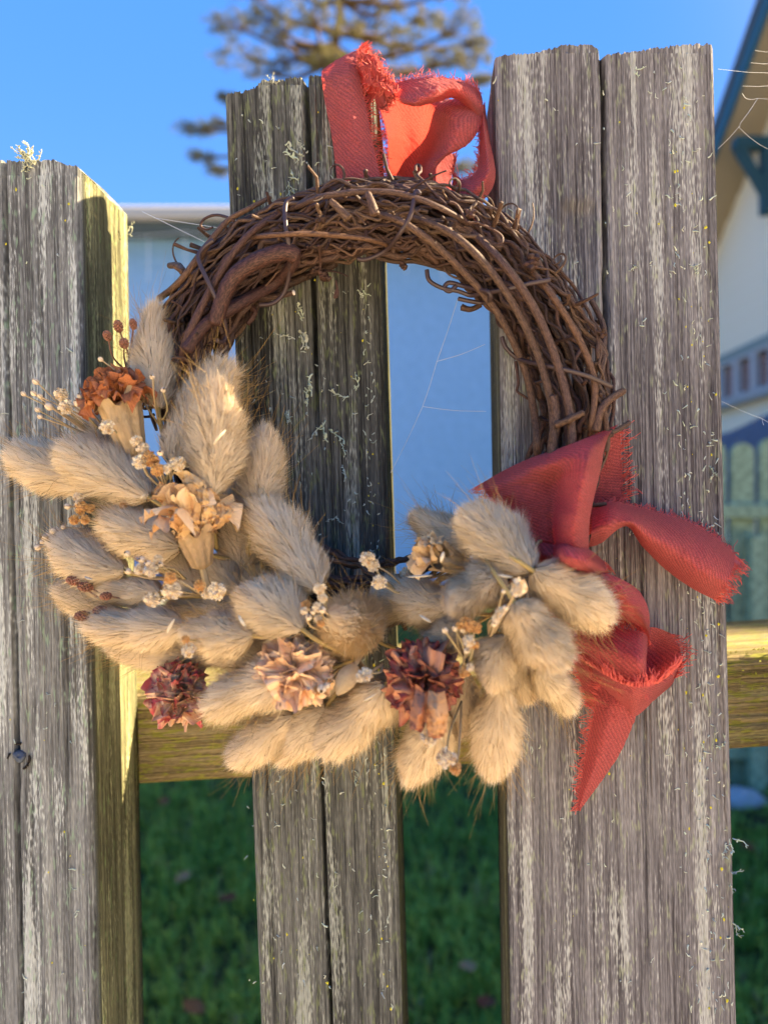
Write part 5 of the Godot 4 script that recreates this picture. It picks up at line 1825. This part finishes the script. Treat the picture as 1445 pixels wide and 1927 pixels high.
func build_bow() -> void:
	rng.seed = 777
	noise.frequency = 0.05
	var o := base("ribbon_bow", fp(1085, 1048, -0.03), "coral red ribbon bow with frayed edges tied on the wreath's right side", "bow")
	ribbon(o, "upper_loop_back", [
		[[906, 912, -.014], [1040, 852, -.016], [1166, 802, -.016]],
		[[940, 958, -.012], [1050, 925, -.010], [1169, 872, -.012]],
		[[1000, 1004, -.012], [1060, 985, -.012], [1166, 938, -.014]],
		[[1040, 1036, -.018], [1072, 1030, -.018], [1112, 1004, -.022]]], "r")
	ribbon(o, "upper_loop", [
		[[905, 910, -0.029], [950, 884, -0.033], [1000, 861, -0.035], [1045, 846, -0.037], [1085, 831, -0.041], [1112, 820, -0.036], [1136, 810, -0.032], [1164, 798, -0.026]],
		[[911, 921, -0.033], [955, 903, -0.039], [1000, 884, -0.043], [1045, 868, -0.049], [1082, 856, -0.055], [1108, 848, -0.057], [1126, 840, -0.048], [1142, 826, -0.036]],
		[[921, 934, -0.033], [964, 926, -0.041], [1008, 912, -0.041], [1046, 904, -0.041], [1068, 900, -0.053], [1098, 897, -0.063], [1120, 896, -0.050], [1128, 892, -0.036]],
		[[945, 955, -0.033], [980, 950, -0.041], [1018, 944, -0.041], [1042, 940, -0.041], [1057, 940, -0.047], [1085, 942, -0.063], [1111, 942, -0.055], [1116, 942, -0.036]],
		[[980, 990, -0.041], [1000, 984, -0.041], [1026, 980, -0.041], [1040, 980, -0.041], [1050, 980, -0.049], [1078, 984, -0.063], [1105, 984, -0.055], [1109, 984, -0.043]],
		[[1018, 1034, -0.041], [1030, 1030, -0.041], [1040, 1026, -0.041], [1045, 1026, -0.041], [1050, 1026, -0.049], [1077, 1032, -0.059], [1103, 1032, -0.053], [1107, 1032, -0.043]]], "l", 6, 8)
	ribbon(o, "right_tail", [
		[[1113, 958, -.026], [1113, 980, -.038], [1112, 1000, -.044], [1110, 1016, -.040], [1106, 1030, -.030]],
		[[1150, 944, -.024], [1149, 962, -.040], [1146, 985, -.046], [1139, 1008, -.040], [1131, 1022, -.028]],
		[[1192, 953, -.018], [1190, 966, -.032], [1186, 978, -.042], [1181, 984, -.042], [1177, 990, -.030]],
		[[1235, 963, -.012], [1230, 985, -.026], [1222, 1004, -.034], [1215, 1016, -.032], [1207, 1027, -.022]],
		[[1300, 984, -.008], [1291, 1010, -.022], [1276, 1036, -.029], [1263, 1058, -.024], [1252, 1072, -.014]],
		[[1350, 1014, -.006], [1341, 1040, -.020], [1326, 1070, -.027], [1311, 1090, -.022], [1298, 1105, -.010]],
		[[1383, 1044, -.004], [1380, 1066, -.016], [1370, 1092, -.022], [1358, 1112, -.018], [1342, 1128, -.008]]], "lb")
	ribbon(o, "tail_behind", [
		[[1040, 1062, -.020], [1070, 1072, -.022], [1110, 1085, -.022]],
		[[1048, 1150, -.016], [1080, 1160, -.020], [1125, 1180, -.018]],
		[[1080, 1250, -.012], [1108, 1262, -.018], [1140, 1270, -.014]],
		[[1108, 1330, -.008], [1124, 1332, -.012], [1142, 1332, -.010]]], "l")
	ribbon(o, "lower_tail", [
		[[1128, 1272, -.018], [1160, 1290, -.022], [1200, 1318, -.020]],
		[[1122, 1310, -.018], [1156, 1322, -.024], [1197, 1345, -.022]],
		[[1112, 1362, -.014], [1142, 1368, -.022], [1184, 1378, -.018]],
		[[1102, 1412, -.010], [1128, 1416, -.018], [1164, 1422, -.014]],
		[[1094, 1460, -.008], [1112, 1463, -.014], [1134, 1466, -.010]],
		[[1088, 1504, -.006], [1096, 1504, -.009], [1106, 1504, -.007]],
		[[1087, 1524, -.005], [1089, 1525, -.006], [1091, 1526, -.005]]], "l")
	ribbon(o, "lower_loop_inside", [
		[[1190, 1196, -.022], [1225, 1180, -.016], [1262, 1192, -.012]],
		[[1188, 1230, -.010], [1232, 1225, -.006], [1279, 1222, -.010]],
		[[1186, 1270, -.010], [1232, 1268, -.006], [1277, 1252, -.012]],
		[[1190, 1300, -.022], [1228, 1296, -.018], [1262, 1280, -.018]]], "r")
	ribbon(o, "lower_loop_fold", [
		[[1086, 1236, -.026], [1130, 1264, -.036], [1172, 1286, -.044], [1213, 1292, -.048], [1250, 1277, -.036], [1279, 1250, -.014]],
		[[1110, 1264, -.024], [1140, 1286, -.034], [1172, 1306, -.040], [1206, 1316, -.042], [1242, 1298, -.032], [1272, 1274, -.014]],
		[[1136, 1296, -.020], [1155, 1312, -.026], [1175, 1330, -.030], [1195, 1348, -.030], [1228, 1320, -.024], [1262, 1290, -.012]]], "t")
	ribbon(o, "lower_loop_front", [
		[[1062, 1160, -.022], [1060, 1195, -.028], [1070, 1226, -.024]],
		[[1108, 1170, -.026], [1105, 1212, -.036], [1124, 1260, -.032]],
		[[1160, 1180, -.032], [1160, 1228, -.044], [1172, 1287, -.040]],
		[[1205, 1190, -.034], [1205, 1238, -.048], [1205, 1292, -.044]],
		[[1220, 1196, -.026], [1216, 1238, -.040], [1214, 1288, -.040]]], "lr")
	ribbon(o, "lower_loop", [
		[[1076, 1078, -.032], [1098, 1070, -.042], [1118, 1072, -.042], [1138, 1080, -.032]],
		[[1088, 1112, -.030], [1122, 1096, -.048], [1160, 1088, -.048], [1196, 1106, -.030]],
		[[1096, 1148, -.028], [1134, 1126, -.046], [1180, 1120, -.052], [1219, 1146, -.034]],
		[[1108, 1174, -.024], [1146, 1150, -.036], [1192, 1150, -.048], [1222, 1184, -.034]],
		[[1118, 1186, -.020], [1150, 1172, -.022], [1196, 1176, -.030], [1222, 1206, -.028]]], "b")
	ribbon(o, "knot_underside", [
		[[1000, 1030, -0.038], [1020, 1022, -0.044], [1044, 1026, -0.044]],
		[[1000, 1050, -0.040], [1024, 1046, -0.052], [1050, 1050, -0.050]],
		[[1006, 1074, -0.036], [1030, 1070, -0.042], [1060, 1072, -0.042]]], "l")
	ribbon(o, "knot", [
		[[1036, 1030, -0.038], [1058, 1018, -0.048], [1082, 1022, -0.052], [1112, 1036, -0.052], [1136, 1056, -0.038]],
		[[1034, 1044, -0.044], [1056, 1036, -0.064], [1084, 1042, -0.068], [1112, 1054, -0.064], [1140, 1070, -0.044]],
		[[1038, 1062, -0.044], [1058, 1058, -0.064], [1084, 1064, -0.068], [1108, 1072, -0.062], [1134, 1082, -0.044]],
		[[1046, 1074, -0.036], [1062, 1076, -0.046], [1082, 1080, -0.050], [1104, 1084, -0.048], [1126, 1090, -0.038]]], "r", 8, 8, 0.0012)

func build_hanger() -> void:
	rng.seed = 888
	var o := base("hanging_ribbon", fp(700, 340, -0.012), "coral red ribbon looped over the middle picket to hang the wreath", "ribbon")
	ribbon(o, "strap", [
		[[632, 330, .052], [660, 330, .052], [690, 330, .052], [712, 330, .052]],
		[[626, 170, .054], [650, 165, .054], [680, 160, .054], [700, 160, .054]],
		[[612, 136, .044], [634, 122, .044], [660, 110, .042], [684, 104, .036]],
		[[606, 134, .010], [630, 117, .006], [652, 104, .004], [673, 95, .004]],
		[[606, 150, -.005], [630, 140, -.008], [656, 128, -.008], [677, 122, -.004]],
		[[611, 190, -.007], [636, 186, -.011], [662, 180, -.012], [685, 178, -.006]],
		[[624, 254, -.009], [649, 254, -.013], [675, 254, -.014], [699, 254, -.008]],
		[[631, 310, -.011], [657, 310, -.015], [684, 310, -.015], [711, 310, -.010]],
		[[637, 368, -.014], [665, 368, -.017], [694, 368, -.017], [723, 368, -.014]]], "r")
	ribbon(o, "drape", [
		[[694, 150, .010], [735, 168, .006], [790, 190, .010], [850, 186, .010], [902, 186, .010]],
		[[706, 180, .030], [742, 196, .018], [795, 212, .016], [852, 212, -.002], [908, 206, .006]],
		[[720, 220, .040], [752, 232, .026], [800, 244, .022], [852, 240, -.006], [905, 236, .002]],
		[[729, 262, .044], [760, 272, .030], [800, 280, .024], [838, 280, -.006], [880, 272, -.002]],
		[[731, 310, .044], [758, 316, .030], [785, 320, .022], [810, 310, -.004], [838, 296, -.006]],
		[[732, 350, .040], [760, 360, .028], [785, 366, .020], [808, 348, .000], [818, 330, -.006]],
		[[732, 400, .034], [765, 402, .024], [795, 404, .014], [825, 400, .000], [845, 395, -.004]]], "l")
	ribbon(o, "upper_fold", [
		[[736, 158, .006], [768, 150, .000], [810, 146, -.004], [850, 149, -.002], [885, 159, .004], [905, 176, .012]],
		[[738, 174, .000], [772, 174, -.010], [812, 168, -.014], [847, 160, -.010], [880, 168, -.004], [908, 192, .006]],
		[[748, 190, -.004], [775, 196, -.014], [812, 186, -.014], [847, 173, -.008], [878, 184, -.004], [910, 210, .004]],
		[[760, 196, .004], [785, 200, .000], [816, 194, .002], [852, 186, .004], [882, 204, .002], [909, 230, .004]]], "t")
	ribbon(o, "inner_panel", [
		[[810, 300, .030], [830, 291, .042], [858, 288, .050]],
		[[809, 330, .032], [826, 330, .044], [850, 330, .052]],
		[[818, 366, .032], [834, 368, .042], [854, 366, .050]],
		[[840, 408, .030], [858, 410, .038], [880, 414, .044]]], "l")
	ribbon(o, "hooked_loop", [
		[[912, 190, .012], [908, 200, .006], [902, 212, .012]],
		[[917, 236, .006], [910, 242, -.002], [903, 248, .006]],
		[[924, 275, .004], [914, 278, -.006], [902, 282, .004]],
		[[932, 322, -.002], [918, 320, -.012], [898, 318, -.002]],
		[[926, 354, -.004], [906, 346, -.014], [884, 334, -.004]],
		[[906, 380, -.006], [886, 362, -.014], [866, 338, -.004]],
		[[878, 396, -.004], [864, 376, -.010], [852, 330, .004]],
		[[850, 404, .000], [846, 380, .002], [858, 300, .012]]], "r")
	ribbon(o, "loop_end", [
		[[870, 384, .004], [890, 386, .002], [912, 372, .004]],
		[[876, 402, .004], [890, 404, .000], [904, 396, .004]],
		[[880, 418, .006], [890, 422, .004], [898, 416, .006]]], "")
	# the crumpled, frayed overhand knot
	var c := fp(708, 152, -0.006)
	var kb := mb(o.position)
	var fb := mb(o.position)
	for j in 17:
		for i in 25:
			var th := PI * j / 16.0
			var ph := TAU * (i % 24) / 24.0
			var d := Vector3(sin(th) * cos(ph), cos(th), sin(th) * sin(ph))
			var e := Vector3(0.0046, 0.0098, 0.005)
			var rr := 1.0 + 0.45 * noise.get_noise_3dv(d * 55.0 + Vector3(70, 0, 0)) + 0.2 * sin(d.y * 9.0 + d.x * 5.0)
			var p := c + (d * e * rr).rotated(Vector3.BACK, 0.5)
			kb.add(p, CORAL, Vector2(ph, th) * 0.6)
			if i < 24 and j > 0 and j < 16:
				for t in 1:
					var q := p + d.rotated(Vector3.BACK, 0.5) * rnd(0.0002, 0.0010) + rv(0.0009)
					tube(fb, PackedVector3Array([p, q, q + rv(0.0012), q + rv(0.0016)]), rad(4, 0.00017, 0.0001), 3, vary(Color(0.70, 0.14, 0.11), 0.2))
	kb.grid(0, 17, 25)
	var kp := part("knot", kb.mesh(), M.cloth, o)
	part("frayed_threads", fb.mesh(), M.thread, kp).set_meta("kind", "stuff")

# ---------------------------------------------------------------- threads of web, husks
func build_small_things() -> void:
	rng.seed = 12
	var w1 := base("spider_web", fp(800, 770, -0.006), "thin spider web threads across the wreath's opening", "spider web")
	for s in [[862, 560, 822, 680], [822, 680, 795, 765], [795, 765, 735, 890], [822, 680, 912, 648], [795, 765, 914, 774]]:
		var a := fp(s[0], s[1], -0.006)
		var e := fp(s[2], s[3], -0.004)
		var b := mb(w1.position)
		tube(b, smooth_path(PackedVector3Array([a, a.lerp(e, 0.5) + Vector3(0, -0.0006, 0), e]), 6), rad(13, 0.00009, 0.00009), 4, Color.WHITE)
		part("thread", b.mesh(), M.web, w1)
	var w2 := base("spider_web", fp(1400, 200, 0.02), "spider web threads between the right picket and the edge, by the blue gable", "spider web")
	for s in [[1350, 130, 1460, 138], [1420, 95, 1460, 97], [1412, 118, 1460, 119], [1396, 162, 1460, 160], [1396, 176, 1404, 186], [1404, 186, 1425, 185], [1425, 185, 1460, 184], [1425, 185, 1392, 232], [1392, 232, 1390, 240], [1390, 240, 1428, 272], [1428, 272, 1460, 285], [1350, 280, 1390, 238], [1351, 752, 1433, 788], [1433, 788, 1460, 800], [1433, 788, 1436, 800]]:
		var a := fp(s[0], s[1], 0.012)
		var e := fp(s[2], s[3], 0.012)
		var b := mb(w2.position)
		tube(b, PackedVector3Array([a, a.lerp(e, 0.5) + Vector3(0, -0.0004, 0), e]), rad(3, 0.00006, 0.00006), 4, Color.WHITE)
		part("thread", b.mesh(), M.web, w2)
	var w3 := base("spider_web", fp(350, 420, 0.0), "two spider web threads between the left picket and the wreath", "spider web")
	for s in [[268, 398, 385, 455], [290, 410, 420, 430]]:
		var a := fp(s[0], s[1], 0.0)
		var e := fp(s[2], s[3], -0.004)
		var b := mb(w3.position)
		tube(b, PackedVector3Array([a, a.lerp(e, 0.5), e]), rad(3, 0.00009, 0.00009), 4, Color.WHITE)
		part("thread", b.mesh(), M.web, w3)
	var husks := [
		[271, 934, 8, 0.7, -.056, "pale straw husk above the rounded bunny tail, left of the orange flower"], [168, 1088, 9, -0.35, -.050, "white husk beside the brown seed cones"], [322, 1178, 16, 1.1, -.064, "long pale husk on the bunny tail left of the tan bloom"], [456, 1168, 12, -1.0, -.072, "white husk on the plump tail beneath the upright one"],
		[696, 1312, 13, 0.55, -.070, "white husk left of the crimson carnation"], [790, 1084, 24, 0.07, -.060, "long pale husk below the closed tan flower"], [950, 1084, 14, -0.15, -.076, "thin pale husk left of the bright white bloom"], [800, 1164, 13, -0.55, -.068, "white husk above the crimson carnation"],
		[414, 822, 18, 0.85, -.066, "bright straw husk on the sunlit bunny tail"], [832, 1048, 10, 1.3, -.068, "tan husk lying across the closed flower"],
	]
	for h in husks:
		var c := fp(h[0], h[1], h[4])
		var b := mb(c)
		var d := (tang * cos(h[3]) + Vector3.UP * sin(h[3])).normalized()
		var l: float = h[2] / F * 0.22
		var sp := smooth_path(PackedVector3Array([c - d * l, c - away * 0.0006, c + d * l]), 4)
		tube(b, sp, PackedFloat32Array([0.0001, 0.0003, 0.0005, 0.0006, 0.00062, 0.0006, 0.0005, 0.0003, 0.0001]), 6, Color(0.60, 0.51, 0.37), 100, 0.0, 0.6)
		tag(top("straw_husk", b.mesh(), M.twig, c), h[5], "straw", "loose straw husks in the wreath")
